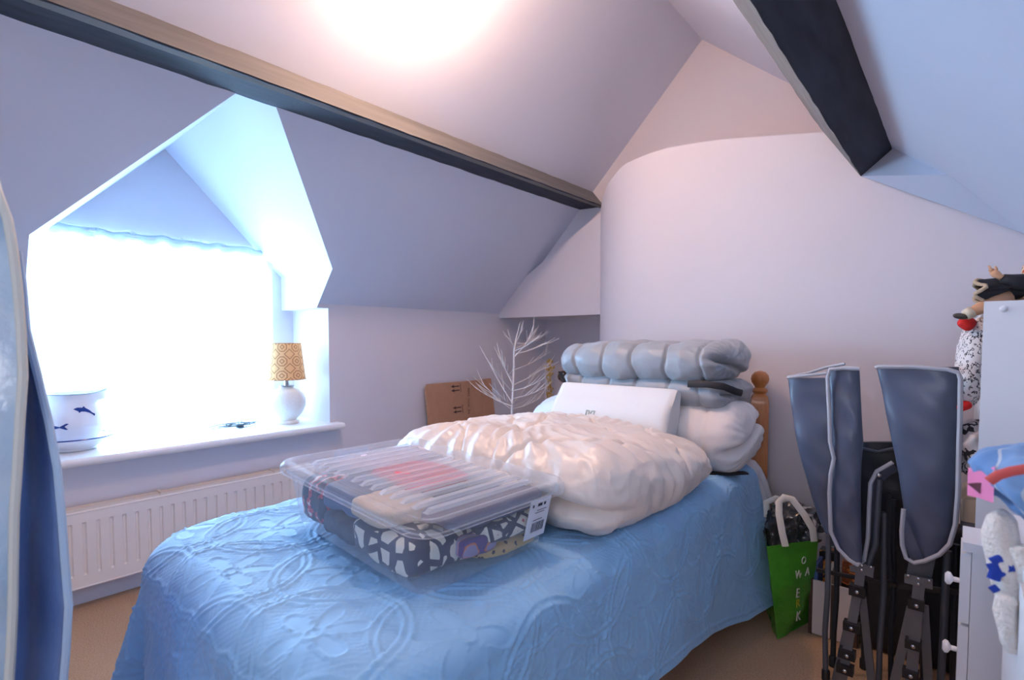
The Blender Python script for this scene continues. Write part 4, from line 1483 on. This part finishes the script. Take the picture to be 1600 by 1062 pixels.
# chair with the two upright folds
YA = 1.96
ca_ = chair_root('slate blue folding chair with two upright fabric folds next to the green bag', (-0.3, YA, 0))
m_, eL, eR = sleeve([(590, 1231, 1322), (640, 1237, 1322), (690, 1245, 1318), (740, 1258, 1312), (800, 1276, 1310), (850, 1297, 1308)], YA + 0.045, 0.028, seed=1)
s1 = build('seat_fabric', m_, fab, ca_, sharp=60)
build('piping', MB().tube([atY(1230, 590, YA + 0.018), atY(1262, 586, YA + 0.014), atY(1292, 583, YA + 0.012)], 0.005, 8), pipe, s1)
build('piping', MB().tube([atY(1230, 589, YA + 0.05), atY(1262, 583, YA + 0.075), atY(1290, 574, YA + 0.08), atY(1320, 568, YA + 0.07)], 0.005, 8), pipe, s1)
m_, eL, eR = sleeve([(577, 1294, 1343), (640, 1297, 1346), (690, 1300, 1349), (715, 1304, 1347), (760, 1299, 1345), (800, 1298, 1345), (840, 1304, 1346), (865, 1318, 1347), (880, 1334, 1347)], YA - 0.035, 0.022, seed=2)
s2 = build('back_fabric', m_, fab, ca_, sharp=60)
edge = [(1343, 576), (1318, 575), (1297, 577), (1293, 590), (1296, 650), (1297, 690), (1303, 716), (1298, 740), (1296, 770), (1298, 830), (1310, 857), (1326, 874), (1339, 882), (1350, 876), (1356, 840), (1358, 790), (1360, 755), (1370, 736), (1395, 722)]
build('piping', MB().tube([atY(x, y, YA - 0.058 + (0.05 if x > 1345 and y < 880 else 0)) for x, y in edge], 0.0062, 8), pipe, s2)
# side flap of cloth running back behind the piping
flap = MB().rings([[atY(1350, 876, YA - 0.01), atY(1360, 870, YA + 0.03)], [atY(1358, 800, YA - 0.01), atY(1370, 800, YA + 0.03)], [atY(1361, 756, YA - 0.01), atY(1380, 752, YA + 0.03)], [atY(1372, 738, YA - 0.01), atY(1392, 742, YA + 0.03)], [atY(1395, 724, YA - 0.01), atY(1406, 735, YA + 0.03)]], closed=False, cap0=False, cap1=False)
build('side_flap', flap, fab, ca_)
leg('leg', ca_, [(1295, 835), (1293, 930), (1289, 985), (1290, 1062)], YA, 0.0085, tubem)
leg('leg', ca_, [(1308, 845), (1307, 935), (1303, 985), (1301, 1040)], YA + 0.06, 0.0085, tubed)
leg('leg', ca_, [(1382, 800), (1381, 925), (1375, 1000), (1373, 1062)], YA + 0.02, 0.0085, tubem)
leg('leg', ca_, [(1397, 780), (1396, 925), (1392, 1000), (1392, 1062)], YA + 0.07, 0.008, tubed)
leg('leg', ca_, [(1373, 745), (1371, 800), (1367, 850)], YA, 0.0085, tubem, False) if False else None
build('back_tube', MB().tube([atY(1374, 748, YA), atY(1371, 800, YA), atY(1368, 850, YA), atY(1352, 895, YA)], 0.0095, 10), tubem, ca_)
build('hinge_rivet', MB().ball(atY(1373, 742, YA - 0.015), 0.007, 6), rivm, ca_)
pl = atY(1345, 886, YA - 0.02)
pw_ = np.linalg.norm(atY(1365, 886, YA) - atY(1345, 886, YA))
bp_ = build('bracket_plate', MB().extrude([atY(1327, 884, YA - 0.02), atY(1350, 881, YA - 0.02), atY(1366, 886, YA - 0.02), atY(1364, 903, YA - 0.02), atY(1350, 898, YA - 0.02), atY(1328, 892, YA - 0.02)][::-1], (0, 0.006, 0)), flatm, ca_)
for x, y in ((1346, 883), (1361, 886), (1346, 890)):
    build('rivet', MB().ball(atY(x, y, YA - 0.023), (0.0045, 0.003, 0.0045), 5), rivm, bp_)
bar(atY(1345, 890, YA - 0.01), atY(1341, 925, YA - 0.01), 0.026, 0.012, flatm, 'flat_bar', ca_)
bar(atY(1341, 918, YA - 0.01), floor_pt(atY(1336, 950, YA - 0.01), atY(1318, 1050, YA - 0.01)), 0.026, 0.012, flatm, 'flat_bar', ca_)
bar(atY(1347, 925, YA + 0.02), floor_pt(atY(1350, 960, YA + 0.02), atY(1360, 1050, YA + 0.02)), 0.022, 0.012, flatm, 'flat_bar', ca_)
bar(atY(1322, 985, YA + 0.02), floor_pt(atY(1318, 1000, YA + 0.02), atY(1306, 1055, YA + 0.02)), 0.018, 0.010, flatm, 'flat_bar', ca_)
for x, y in ((1340, 921), (1331, 977), (1324, 1020), (1321, 1043)):
    strap_at(x, y, YA - 0.012, ca_, 24, 14 if y != 921 else 18)
bar(atY(1276, 890, YA + 0.04), atY(1400, 914, YA + 0.04), 0.012, 0.01, blkp, 'cross_brace', ca_)

# chair with the single wide fold
YB = 1.92
cb2 = chair_root('slate blue folding chair with one wide upright fabric fold next to the tall white unit', (-0.09, YB, 0))
m_, eL, eR = sleeve([(573, 1369, 1499), (610, 1378, 1499), (650, 1385, 1498), (700, 1396, 1497), (740, 1404, 1497), (790, 1411, 1494), (830, 1424, 1490), (855, 1436, 1478), (872, 1446, 1462)], YB, 0.035, seed=4, wr=0.0014)
s3 = build('seat_fabric', m_, fab, cb2, sharp=60)
edge = [(1368, 575), (1372, 573), (1430, 573), (1480, 577), (1497, 582), (1501, 592), (1500, 650), (1498, 720), (1497, 770), (1493, 820), (1484, 850), (1468, 866), (1445, 876), (1428, 879), (1416, 872), (1410, 852), (1409, 830), (1412, 795)]
build('piping', MB().tube([atY(x, y, YB - 0.033) for x, y in edge], 0.0062, 8), pipe, s3)
m_, eL, eR = sleeve([(790, 1411, 1440), (830, 1411, 1455), (855, 1414, 1465), (876, 1424, 1450)], YB + 0.01, 0.02, seed=6, nrow=16)
build('fold_pocket', m_, fab, cb2, sharp=60)
leg('leg', cb2, [(1481, 860), (1478, 900), (1474, 990), (1470, 1062)], YB + 0.03, 0.010, tubem)
leg('leg', cb2, [(1494, 850), (1492, 930), (1489, 1062)], YB + 0.08, 0.009, tubed)
bp_ = build('bracket_plate', MB().extrude([atY(1413, 897, YB - 0.02), atY(1457, 905, YB - 0.02), atY(1457, 921, YB - 0.02), atY(1435, 916, YB - 0.02), atY(1413, 910, YB - 0.02)][::-1], (0, 0.006, 0)), flatm, cb2)
for x, y in ((1419, 899), (1435, 904), (1435, 912), (1452, 907)):
    build('rivet', MB().ball(atY(x, y, YB - 0.023), (0.0045, 0.003, 0.0045), 5), rivm, bp_)
build('gusset', MB().extrude([atY(1421, 872, YB + 0.0), atY(1462, 872, YB + 0.0), atY(1456, 903, YB + 0.0), atY(1416, 897, YB + 0.0)][::-1], (0, 0.012, 0)), tubem, cb2)
bar(atY(1436, 912, YB - 0.01), atY(1433, 945, YB - 0.01), 0.028, 0.012, flatm, 'flat_bar', cb2)
bar(atY(1434, 938, YB - 0.01), floor_pt(atY(1433, 960, YB - 0.01), atY(1424, 1060, YB - 0.01)), 0.028, 0.012, flatm, 'flat_bar', cb2)
bar(atY(1444, 945, YB + 0.02), floor_pt(atY(1444, 955, YB + 0.02), atY(1450, 1060, YB + 0.02)), 0.022, 0.012, flatm, 'flat_bar', cb2)
bar(atY(1424, 950, YB + 0.02), floor_pt(atY(1419, 960, YB + 0.02), atY(1398, 1060, YB + 0.02)), 0.024, 0.012, flatm, 'flat_bar', cb2)
for x, y in ((1432, 942), (1427, 1005), (1423, 1051)):
    strap_at(x, y, YB - 0.012, cb2, 24, 14 if y != 942 else 18)
bar(atY(1405, 915, YB + 0.06), atY(1500, 925, YB + 0.06), 0.016, 0.01, blkp, 'cross_brace', cb2)
build('stay_tube', MB().tube([atY(1389, 770, YB + 0.06), atY(1388, 850, YB + 0.06), atY(1392, 905, YB + 0.06)], 0.007, 8), tubed, cb2)

# third folded chair of black cloth behind them
YC = 2.12
cc_ = chair_root('black folding chair with dark frame standing behind the two slate blue ones', (-0.2, YC, 0))
bfab = M('black_chair_fabric', rgb(36, 37, 44), 0.5, bump=(25, 0.3, 0.008))
m_, eL, eR = sleeve([(690, 1345, 1410), (720, 1335, 1420), (760, 1335, 1440), (850, 1335, 1450)], YC, 0.02, seed=8)
build('seat_fabric', m_, bfab, cc_, sharp=60)
m_, eL, eR = sleeve([(600, 1252, 1270), (700, 1246, 1300), (760, 1248, 1330), (860, 1262, 1345)], YC + 0.02, 0.015, seed=9)
for x0, x1 in ((1352, 1350), (1440, 1442)):
    leg('leg', cc_, [(x0, 800), (x1, 1010)], YC, 0.009, tubed)
build('frame_tube', MB().tube([atY(1345, 700, YC - 0.02), atY(1372, 706, YC - 0.03), atY(1400, 700, YC - 0.03)], 0.006, 8), tubem, cc_)

# black case added to fill the dark area behind the chairs
bk = thing('added_dark_case', 'upright black case added to fill the dark area behind the folding chairs', 'case', (-0.1, 2.30, 0))
V, fs = rbox((0.30, 0.14, 0.50), 0.03, (10, 8, 14), None)
build('case_body', MB().add(place(V, (-0.105, 2.33, 0.252)), fs), M('dark_case_fill', rgb(34, 36, 42), 0.7, bump=(200, 0.3, 0.002)), bk)
build('case_handle', MB().tube([(-0.16, 2.33, 0.50), (-0.15, 2.33, 0.535), (-0.06, 2.33, 0.535), (-0.05, 2.33, 0.50)], 0.010, 8), blkp, bk)

# white box with brown corners, and the things lying in it
wbx = thing('white_box', 'low white box with dark brown corner edges behind the folding chair legs', 'box', (-0.35, 2.33, 0))
wpan = M('white_panel_board', rgb(214, 206, 204), 0.6)
brn = M('dark_brown_edge', rgb(74, 54, 48), 0.5)
x0, x1, y0, y1, h0 = -0.425, -0.265, 2.24, 2.46, 0.215
build('side_panel', MB().box(x0 + 0.012, x1 - 0.012, y0 + 0.002, y0 + 0.012, 0.004, h0), wpan, wbx)
build('side_panel', MB().box(x0 + 0.012, x1 - 0.012, y1 - 0.012, y1 - 0.002, 0.004, h0), wpan, wbx)
build('side_panel', MB().box(x0 + 0.002, x0 + 0.012, y0 + 0.012, y1 - 0.012, 0.004, h0), wpan, wbx)
build('side_panel', MB().box(x1 - 0.012, x1 - 0.002, y0 + 0.012, y1 - 0.012, 0.004, h0), wpan, wbx)
build('box_floor', MB().box(x0 + 0.012, x1 - 0.012, y0 + 0.012, y1 - 0.012, 0.004, 0.014), wpan, wbx)
for x in (x0, x1 - 0.012):
    for y in (y0, y1 - 0.012):
        build('corner_post', MB().box(x, x + 0.012, y, y + 0.012, 0.0, h0 + 0.005), brn, wbx)
build('mid_strip', MB().box(-0.352, -0.338, y0 - 0.001, y0 + 0.003, 0.004, h0), brn, wbx)
pk = [('blue and white booklet standing in the white box', (-0.405, 2.30, 0.10), (0.012, 0.10, 0.26), M('blue_booklet', rgb(70, 100, 160), 0.5)),
      ('cream and blue booklet leaning in the white box', (-0.36, 2.30, 0.10), (0.014, 0.10, 0.25), M('cream_booklet', rgb(214, 200, 180), 0.5)),
      ('black box printed with orange flowers at the corner of the white box', (-0.385, 2.39, 0.16), (0.06, 0.06, 0.28), pattern('orange_flower_print', 'noise', [rgb(28, 24, 26), rgb(230, 150, 60), rgb(244, 190, 110)], 24, 0.56, rough=0.4)),
      ('orange patterned packet standing at the middle of the white box', (-0.31, 2.38, 0.15), (0.05, 0.05, 0.26), pattern('orange_packet_print', 'noise', [rgb(40, 28, 26), rgb(222, 132, 64), rgb(150, 80, 40)], 20, 0.5, rough=0.4))]
for lab, c, s, m in pk:
    o = build('booklet' if 'booklet' in lab else 'packet', MB().box(c[0] - s[0] / 2, c[0] + s[0] / 2, c[1] - s[1] / 2, c[1] + s[1] / 2, 0.016, 0.016 + s[2]), m)
    tag(o, lab, 'booklet' if 'booklet' in lab else 'packet')

# ------------------------------------------------------------------ tall white unit with its contents
lam = M('white_laminate', rgb(226, 230, 236), 0.35)
tu = thing('tall_shelf_unit', 'tall white shelf unit with a plain side panel beneath the sloping ceiling', 'shelf unit', (0.2, 2.1, 0))
ux0, ux1, uy0, uy1, uh = 0.036, 0.33, 1.75, 2.50, 1.245
sp1 = build('side_panel', MB().box(ux0, ux1, uy0, uy0 + 0.018, 0, uh), lam, tu)
build('screw_cap', MB().lathe([(0.008, 0), (0.008, 0.003), (0.005, 0.005)], (0, 0, 0), 14), lam, sp1)
sc_o = [o for o in sp1.children][0]
sc_o.data.transform(Matrix.Translation(-Vector((0, 0, 0))))
for v_ in sc_o.data.vertices:
    wco = v_.co + Vector(tu.location)
    v_.co = Vector((0.072, uy0 - wco.z, 1.225 + wco.y)) + Vector((wco.x, 0, 0)) - Vector(tu.location)
build('side_panel', MB().box(ux0, ux1, uy1 - 0.018, uy1, 0, uh), lam, tu)
build('back_board', MB().box(ux1 - 0.006, ux1, uy0 + 0.019, uy1 - 0.019, 0.01, uh), lam, tu)
for z in (0.05, 0.40, 0.727, 0.925, uh - 0.018):
    build('shelf', MB().box(ux0 + 0.004, ux1 - 0.007, uy0 + 0.019, uy1 - 0.019, z, z + 0.018), lam, tu)

script_cloth = pattern('script_print_cloth', 'noise', [rgb(226, 222, 222), rgb(52, 52, 60), rgb(226, 222, 222)], 75, 0.555, stretch=(1.6, 1.6, 1.0))
redm = M('red_cloth_corner', rgb(214, 36, 34), 0.8)


def soft(name, lab, cat, c, s, m, rot=(0, 0, 0), seed=0, amp=0.008, scale=25, rfrac=0.45, div=(24, 24, 20)):
    def f_(V, N, L):
        return V + N * (amp * fbm(V, scale, seed, 3, True))[:, None]
    V, fs = rbox(s, [q * rfrac for q in s], div, f_)
    o = build(name, MB().add(place(V, c, rot), fs), m, sharp=0)
    if lab:
        tag(o, lab, cat)
    return o


cl1 = thing('print_cloth', 'white cloth printed with black script and red corners spilling from the top shelf', 'cloth', (0.03, 2.0, 0.94))
V, fs = rbox((0.075, 0.16, 0.27), (0.034, 0.06, 0.10), (20, 24, 30), lambda V, N, L: V + N * (0.009 * fbm(V, 26, 81, 3, True))[:, None])
build('cloth_body', MB().add(place(V, (0.024, 1.99, 1.08), (0.0, math.radians(7), 0)), fs), script_cloth, cl1, sharp=0)
V, fs = rbox((0.034, 0.05, 0.020), (0.012, 0.012, 0.009), (12, 12, 8), lambda V, N, L: V + N * (0.004 * fbm(V, 60, 82, 2))[:, None])
build('red_corner', MB().add(place(V, (0.000, 1.935, 0.962), (0.1, -0.5, 0.3)), fs), redm, cl1, sharp=0)
build('red_corner', MB().add(place(V, (0.006, 1.925, 1.196), (0.5, 0.7, 0)), fs), redm, cl1, sharp=0)
soft('print_cloth', 'crumpled white paper with black scribbles on the shelf below the script cloth', 'paper', (0.036, 1.99, 0.836), (0.085, 0.16, 0.165), pattern('scribble_paper', 'noise', [rgb(222, 216, 216), rgb(42, 42, 50), rgb(222, 216, 216)], 30, 0.56), seed=84, amp=0.014, scale=40)
tb_ = thing('storage_crate', 'dark grey plastic crate with a tan lid on the lower shelf of the white unit', 'crate', (0.05, 2.0, 0.42))
build('crate_body', MB().rings([rrect(0.06, 0.10, 0.012, 0.0), rrect(0.066, 0.106, 0.012, 0.20), rrect(0.070, 0.110, 0.012, 0.202), rrect(0.070, 0.110, 0.012, 0.222)]), M('dark_grey_plastic', rgb(84, 86, 92), 0.5), tb_, local=True)
build('crate_lid', MB().rings([rrect(0.069, 0.109, 0.012, 0.223), rrect(0.069, 0.109, 0.012, 0.285), rrect(0.062, 0.10, 0.012, 0.292)]), M('tan_lid', rgb(176, 160, 140), 0.6), tb_, local=True)
tb_.location = (0.078, 2.0, 0.419)

# doll lying along the top of the unit
dl = thing('doll', 'doll in a black dress lying on top of the tall white unit', 'doll', (0.1, 1.95, uh))
skin = M('doll_skin', rgb(206, 158, 122), 0.5)
blackd = M('doll_black_dress', rgb(30, 34, 42), 0.7, bump=(50, 0.4, 0.005))
lace = M('beige_lace_trim', rgb(196, 176, 150), 0.8, noise=(90, 0.6, rgb(150, 130, 108)))
dq = lambda px, py, yp=1.90: atY(px, py, yp)
legp = [dq(1575, 464), dq(1548, 474, 1.88), dq(1527, 484, 1.86), dq(1512, 490, 1.85)]
build('doll_leg', MB().tube(legp, [0.022, 0.019, 0.015, 0.011], 12), skin, dl, sharp=0)
build('doll_sock', MB().tube([dq(1519, 487, 1.855), dq(1508, 492, 1.85)], [0.016, 0.014], 12), M('lace_sock', rgb(214, 200, 176), 0.85), dl, sharp=0)
build('doll_shoe', MB().add(place(rbox((0.034, 0.022, 0.016), (0.016, 0.01, 0.0079), (12, 8, 6))[0], dq(1501, 494, 1.85), (0, math.radians(12), 0.2)), rbox((0.034, 0.022, 0.016), (0.016, 0.01, 0.0079), (12, 8, 6))[1]), M('doll_shoe_leather', rgb(70, 62, 58), 0.4), dl, sharp=0)
build('doll_leg', MB().tube([dq(1592, 462, 1.93), dq(1600, 463, 1.94), dq(1625, 468, 1.96)], [0.02, 0.02, 0.015], 12), skin, dl, sharp=0)
# skirt: fanned cone, hem towards the room
hem, waist = [], []
for k_ in range(28):
    a = 2 * math.pi * k_ / 28
    wv_ = 1 + 0.10 * math.sin(a * 7)
    hem.append(np.array([0.030 + 0.012 * math.sin(a * 5), 1.95 + 0.105 * math.cos(a) * wv_, uh + 0.040 + 0.034 * math.sin(a) * wv_ - 0.006]))
    waist.append(np.array([0.165, 1.955 + 0.04 * math.cos(a), uh + 0.048 + 0.026 * math.sin(a)]))
mid = [h_ * 0.55 + w_ * 0.45 + np.array([0, 0, 0.004 * math.sin(i * 2.2)]) for i, (h_, w_) in enumerate(zip(hem, waist))]
build('doll_skirt', MB().rings([hem, mid, waist], True, False, True), blackd, dl, sharp=0)
build('skirt_trim', MB().tube(hem + [hem[0]], 0.005, 6), lace, dl, sharp=0)
build('doll_bodice', MB().tube([(0.16, 1.955, uh + 0.05), (0.20, 1.955, uh + 0.056), (0.25, 1.955, uh + 0.058), (0.275, 1.955, uh + 0.055)], [0.030, 0.034, 0.036, 0.018], 14), blackd, dl, sharp=0)
build('flower_trim', MB().add(place(rbox((0.05, 0.06, 0.02), 0.009, (10, 10, 5))[0], (0.135, 1.925, uh + 0.085), (0.4, 0.2, 0)), rbox((0.05, 0.06, 0.02), 0.009, (10, 10, 5))[1]), pattern('flower_trim_print', 'noise', [rgb(214, 196, 160), rgb(196, 70, 60), rgb(110, 130, 80)], 60, 0.52), dl, sharp=0)
build('doll_head', MB().ball((0.305, 1.955, uh + 0.056), (0.036, 0.034, 0.038), 10), skin, dl, sharp=0)
build('doll_hair', MB().ball((0.318, 1.957, uh + 0.060), (0.038, 0.040, 0.041), 10), M('doll_hair_brown', rgb(70, 46, 32), 0.6), dl, sharp=0)
arm = [np.array([0.235, 1.925, uh + 0.07]), dq(1600, 442, 1.90), dq(1580, 440, 1.88), dq(1566, 434, 1.87)]
build('doll_sleeve', MB().tube(arm, [0.02, 0.024, 0.020, 0.011], 12), blackd, dl, sharp=0)
wr_ = dq(1562, 432, 1.87)
hand = MB().tube([arm[-1], wr_, dq(1556, 428, 1.87), dq(1551, 424, 1.87)], [0.008, 0.0075, 0.010, 0.008], 10)
for fx, fy in ((1545, 415), (1547, 419), (1545, 422), (1547, 426)):
    hand.tube([dq(1552, 424 + (fy - 420) * 0.4, 1.87), dq((1552 + fx) / 2 - 1, (424 + fy) / 2, 1.868), dq(fx, fy, 1.869)], [0.0035, 0.0032, 0.0025], 6)
hand.tube([dq(1556, 427, 1.87), dq(1557, 420, 1.868), dq(1555, 416, 1.868)], [0.0038, 0.0034, 0.0026], 6)
build('doll_hand', hand, skin, dl, sharp=0)

# ------------------------------------------------------------------ low drawer chest in front of the unit
dc = thing('drawer_chest', 'low white drawer chest with round knobs before the tall shelf unit', 'drawers', (0.2, 1.5, 0))
dx0, dx1, dy0, dy1, dh = 0.024, 0.40, 1.30, 1.41, 0.762
build('carcass', MB().box(dx0, dx1, dy0, dy1, 0.02, dh - 0.018), lam, dc)
build('chest_top', MB().box(dx0 - 0.014, dx1, dy0 - 0.004, dy1 + 0.002, dh - 0.017, dh), lam, dc)
for i in range(5):
    z1_ = dh - 0.024 - i * 0.142
    d_ = build('drawer', MB().box(dx0 - 0.016, dx0 - 0.001, dy0 + 0.003, dy1 - 0.003, z1_ - 0.136, z1_), lam, dc)
    kn = MB()
    for yk in (1.352,):
        zk = z1_ - 0.072
        rs = []
        for rad_, off in ((0.005, 0.0), (0.005, 0.010), (0.012, 0.014), (0.013, 0.019), (0.008, 0.023)):
            rs.append([(dx0 - 0.016 - off, yk + rad_ * math.cos(a), zk + rad_ * math.sin(a)) for a in np.linspace(0, 2 * math.pi, 14, endpoint=False)])
        kn.rings(rs)
    build('knob', kn, lam, d_)
build('plinth', MB().box(dx0 + 0.01, dx1, dy0 + 0.01, dy1 - 0.01, 0.0, 0.019), lam, dc)

# nearest low cabinet, with soft toys and clothes piled on it
nb = thing('bedside_cabinet', 'pale blue-white cabinet piled with soft toys nearest the camera', 'cabinet', (0.25, 0.95, 0))
build('carcass', MB().box(0.077, 0.40, 0.78, 1.18, 0.02, 0.84), lam, nb)
build('cabinet_top', MB().box(0.066, 0.405, 0.775, 1.185, 0.841, 0.858), lam, nb)
build('plinth', MB().box(0.075, 0.39, 0.79, 1.17, 0.0, 0.019), lam, nb)
build('cabinet_door', MB().box(0.064, 0.076, 0.785, 1.175, 0.03, 0.835), lam, nb)
fur = M('white_plush', rgb(226, 220, 212), 0.95, sheen=0.5, bump=(160, 0.9, 0.008))
ty = thing('plush_toy', 'white plush toy with royal blue stripes slumped over the cabinet edge', 'soft toy', (0.06, 1.0, 0.80))


def limb(pts_px, yp, radii, seed):
    p3 = [atY(x, y, yp) for x, y in pts_px]
    t = np.linspace(0, len(p3) - 1, 26)
    path = [np.array([np.interp(q, range(len(p3)), [p_[a] for p_ in p3]) for a in range(3)]) for q in t]
    rd = [float(np.interp(q, range(len(radii)), radii)) for q in t]
    rd[0] *= 0.35
    rd[1] *= 0.8
    rd[-1] *= 0.35
    rd[-2] *= 0.8
    mb = MB().tube(path, rd, 18)
    v = np.array(mb.v)
    v += 0.003 * np.stack([fbm(v, 55, seed, 2), fbm(v, 55, seed + 1, 2), fbm(v, 55, seed + 2, 2)], 1)
    mb.v = [tuple(q) for q in v]
    return mb


build('plush_body', limb([(1566, 800), (1564, 840), (1570, 880), (1574, 920), (1580, 965)], 0.95, [0.015, 0.020, 0.020, 0.017, 0.014], 1), fur, ty, sharp=0)
build('plush_arm', limb([(1580, 930), (1572, 960), (1576, 1000), (1588, 1020)], 0.93, [0.011, 0.013, 0.012, 0.009], 5), fur, ty, sharp=0)
build('plush_arm', limb([(1590, 850), (1600, 880), (1605, 920)], 0.94, [0.014, 0.014, 0.011], 9), fur, ty, sharp=0)
roy = M('royal_blue_stripe', rgb(26, 58, 156), 0.85)


def stripe(pts_px, w):
    return MB().tube([atY(x, y, 0.931) for x, y in pts_px], w, 8, flat=0.4, hint=(0, -1, 0))


build('stripe', stripe([(1550, 878), (1562, 872), (1574, 880), (1582, 892)], 0.006), roy, ty)
build('stripe', stripe([(1550, 880), (1556, 892), (1552, 905)], 0.007), roy, ty)
build('stripe', stripe([(1560, 900), (1572, 894), (1584, 890)], 0.003), roy, ty)
build('stripe', stripe([(1549, 915), (1558, 924)], 0.005), roy, ty)
bb = thing('blue_garment', 'sky blue child garment with a red stripe heaped on the near cabinet', 'garment', (0.08, 0.98, 0.9))
V, fs = rbox((0.16, 0.17, 0.10), (0.07, 0.07, 0.045), (30, 30, 20), lambda V, N, L: V + N * (0.016 * fbm(V, 30, 91, 3, True))[:, None])
build('cloth_body', MB().add(place(V, (0.100, 0.985, 0.955), (0.0, math.radians(12), 0)), fs), pattern('blue_grey_striped_jersey', 'wave', [rgb(92, 138, 192), rgb(176, 190, 206), rgb(110, 152, 200)], 3.2, 0.55, rot=(0, 0.6, 0.5)), bb, sharp=0)
build('red_stripe', MB().tube([atY(x, y, 0.895) for x, y in ((1545, 752), (1560, 742), (1580, 736), (1605, 732))], 0.006, 8, flat=0.5, hint=(0, -1, 0)), M('coral_red_stripe', rgb(206, 92, 88), 0.85), bb)
pkx = thing('pink_case', 'small pink open-ended pouch sticking out of the blue garment', 'pouch', (0.01, 1.02, 0.93))
a0, b0 = atY(1503, 745, 0.98), atY(1545, 735, 1.0)
pv = []
for (c, w, h) in ((atY(1512, 752, 0.99), 0.018, 0.016), (atY(1530, 750, 0.97), 0.022, 0.020), (atY(1552, 752, 0.95), 0.024, 0.024)):
    pv.append([(c[0], c[1] - w, c[2] - h), (c[0], c[1] + w, c[2] - h), (c[0], c[1] + w, c[2] + h), (c[0], c[1] - w, c[2] + h)])
build('pouch_shell', MB().rings(pv), M('pink_vinyl', rgb(222, 122, 168), 0.5), pkx, sharp=30)
build('pouch_opening', MB().extrude([atY(1512, 756, 0.955), atY(1534, 754, 0.945), atY(1531, 771, 0.945)][::-1], (0, 0.004, 0)), M('dark_red_lining', rgb(84, 22, 44), 0.7), pkx)

# ------------------------------------------------------------------ blue chair fabric standing close by at the window side
gc = thing('fabric_cover', 'tall shiny blue fabric cover with pale piping standing close by at the frame edge', 'fabric cover', (-1.12, 0.10, 0))


def prj(x, y, d):
    return EYE + ray(x, y) * d


rowsY = [262, 300, 343, 393, 443, 515, 587, 659, 730, 802, 874, 946, 1018, 1062, 1180, 1330]
pipx = [-14, -4, 12, 21, 27, 33, 36, 31, 27, 22, 21, 20, 17, 14, 10, 8]
rigx = [-10, 2, 17, 29, 36, 42, 60, 77, 90, 97, 102, 108, 104, 100, 98, 96]
fr_, gs_, pp_ = [], [], []
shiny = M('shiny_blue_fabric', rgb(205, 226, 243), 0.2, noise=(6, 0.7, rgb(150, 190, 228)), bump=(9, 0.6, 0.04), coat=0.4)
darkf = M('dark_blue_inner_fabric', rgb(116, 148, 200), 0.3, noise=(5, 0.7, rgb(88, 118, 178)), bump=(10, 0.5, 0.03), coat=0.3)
for i, (y, a, b) in enumerate(zip(rowsY, pipx, rigx)):
    d0 = 0.80
    w_ = 0.010 * math.sin(i * 1.9)
    q = [prj(-150, y, d0 + 0.10), prj(-90, y, d0 - 0.02 + w_), prj(-35, y, d0 - 0.035 - w_), prj((a - 20), y, d0 - 0.01), prj(a, y, d0)]
    fr_.append(q)
    pp_.append(prj(a, y, d0 - 0.004))
    m1 = prj(a * 0.65 + b * 0.35, y, d0 + 0.07 + w_)
    m2 = prj(a * 0.25 + b * 0.75, y, d0 + 0.06)
    gs_.append([prj(a, y, d0 + 0.003), m1, m2, prj(b, y, d0 + 0.05), prj(b - 4, y, d0 + 0.12), prj(a - 60, y, d0 + 0.17)])
for arr in (fr_, gs_, [pp_]):
    for row in arr:
        for p_ in row:
            p_[2] = max(p_[2], 0.01)
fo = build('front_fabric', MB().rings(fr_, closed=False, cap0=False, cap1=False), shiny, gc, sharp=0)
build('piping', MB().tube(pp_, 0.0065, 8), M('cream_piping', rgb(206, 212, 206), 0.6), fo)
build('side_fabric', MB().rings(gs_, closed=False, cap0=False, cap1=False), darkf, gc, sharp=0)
rimp = [prj(b - 1, y, 0.848) for y, b in zip(rowsY[3:], rigx[3:])]
for p_ in rimp:
    p_[2] = max(p_[2], 0.01)
build('edge_highlight', MB().tube(rimp, 0.006, 8), M('pale_blue_highlight', rgb(176, 204, 232), 0.25), gc)  # pale tube put in as the shiny highlight along this edge
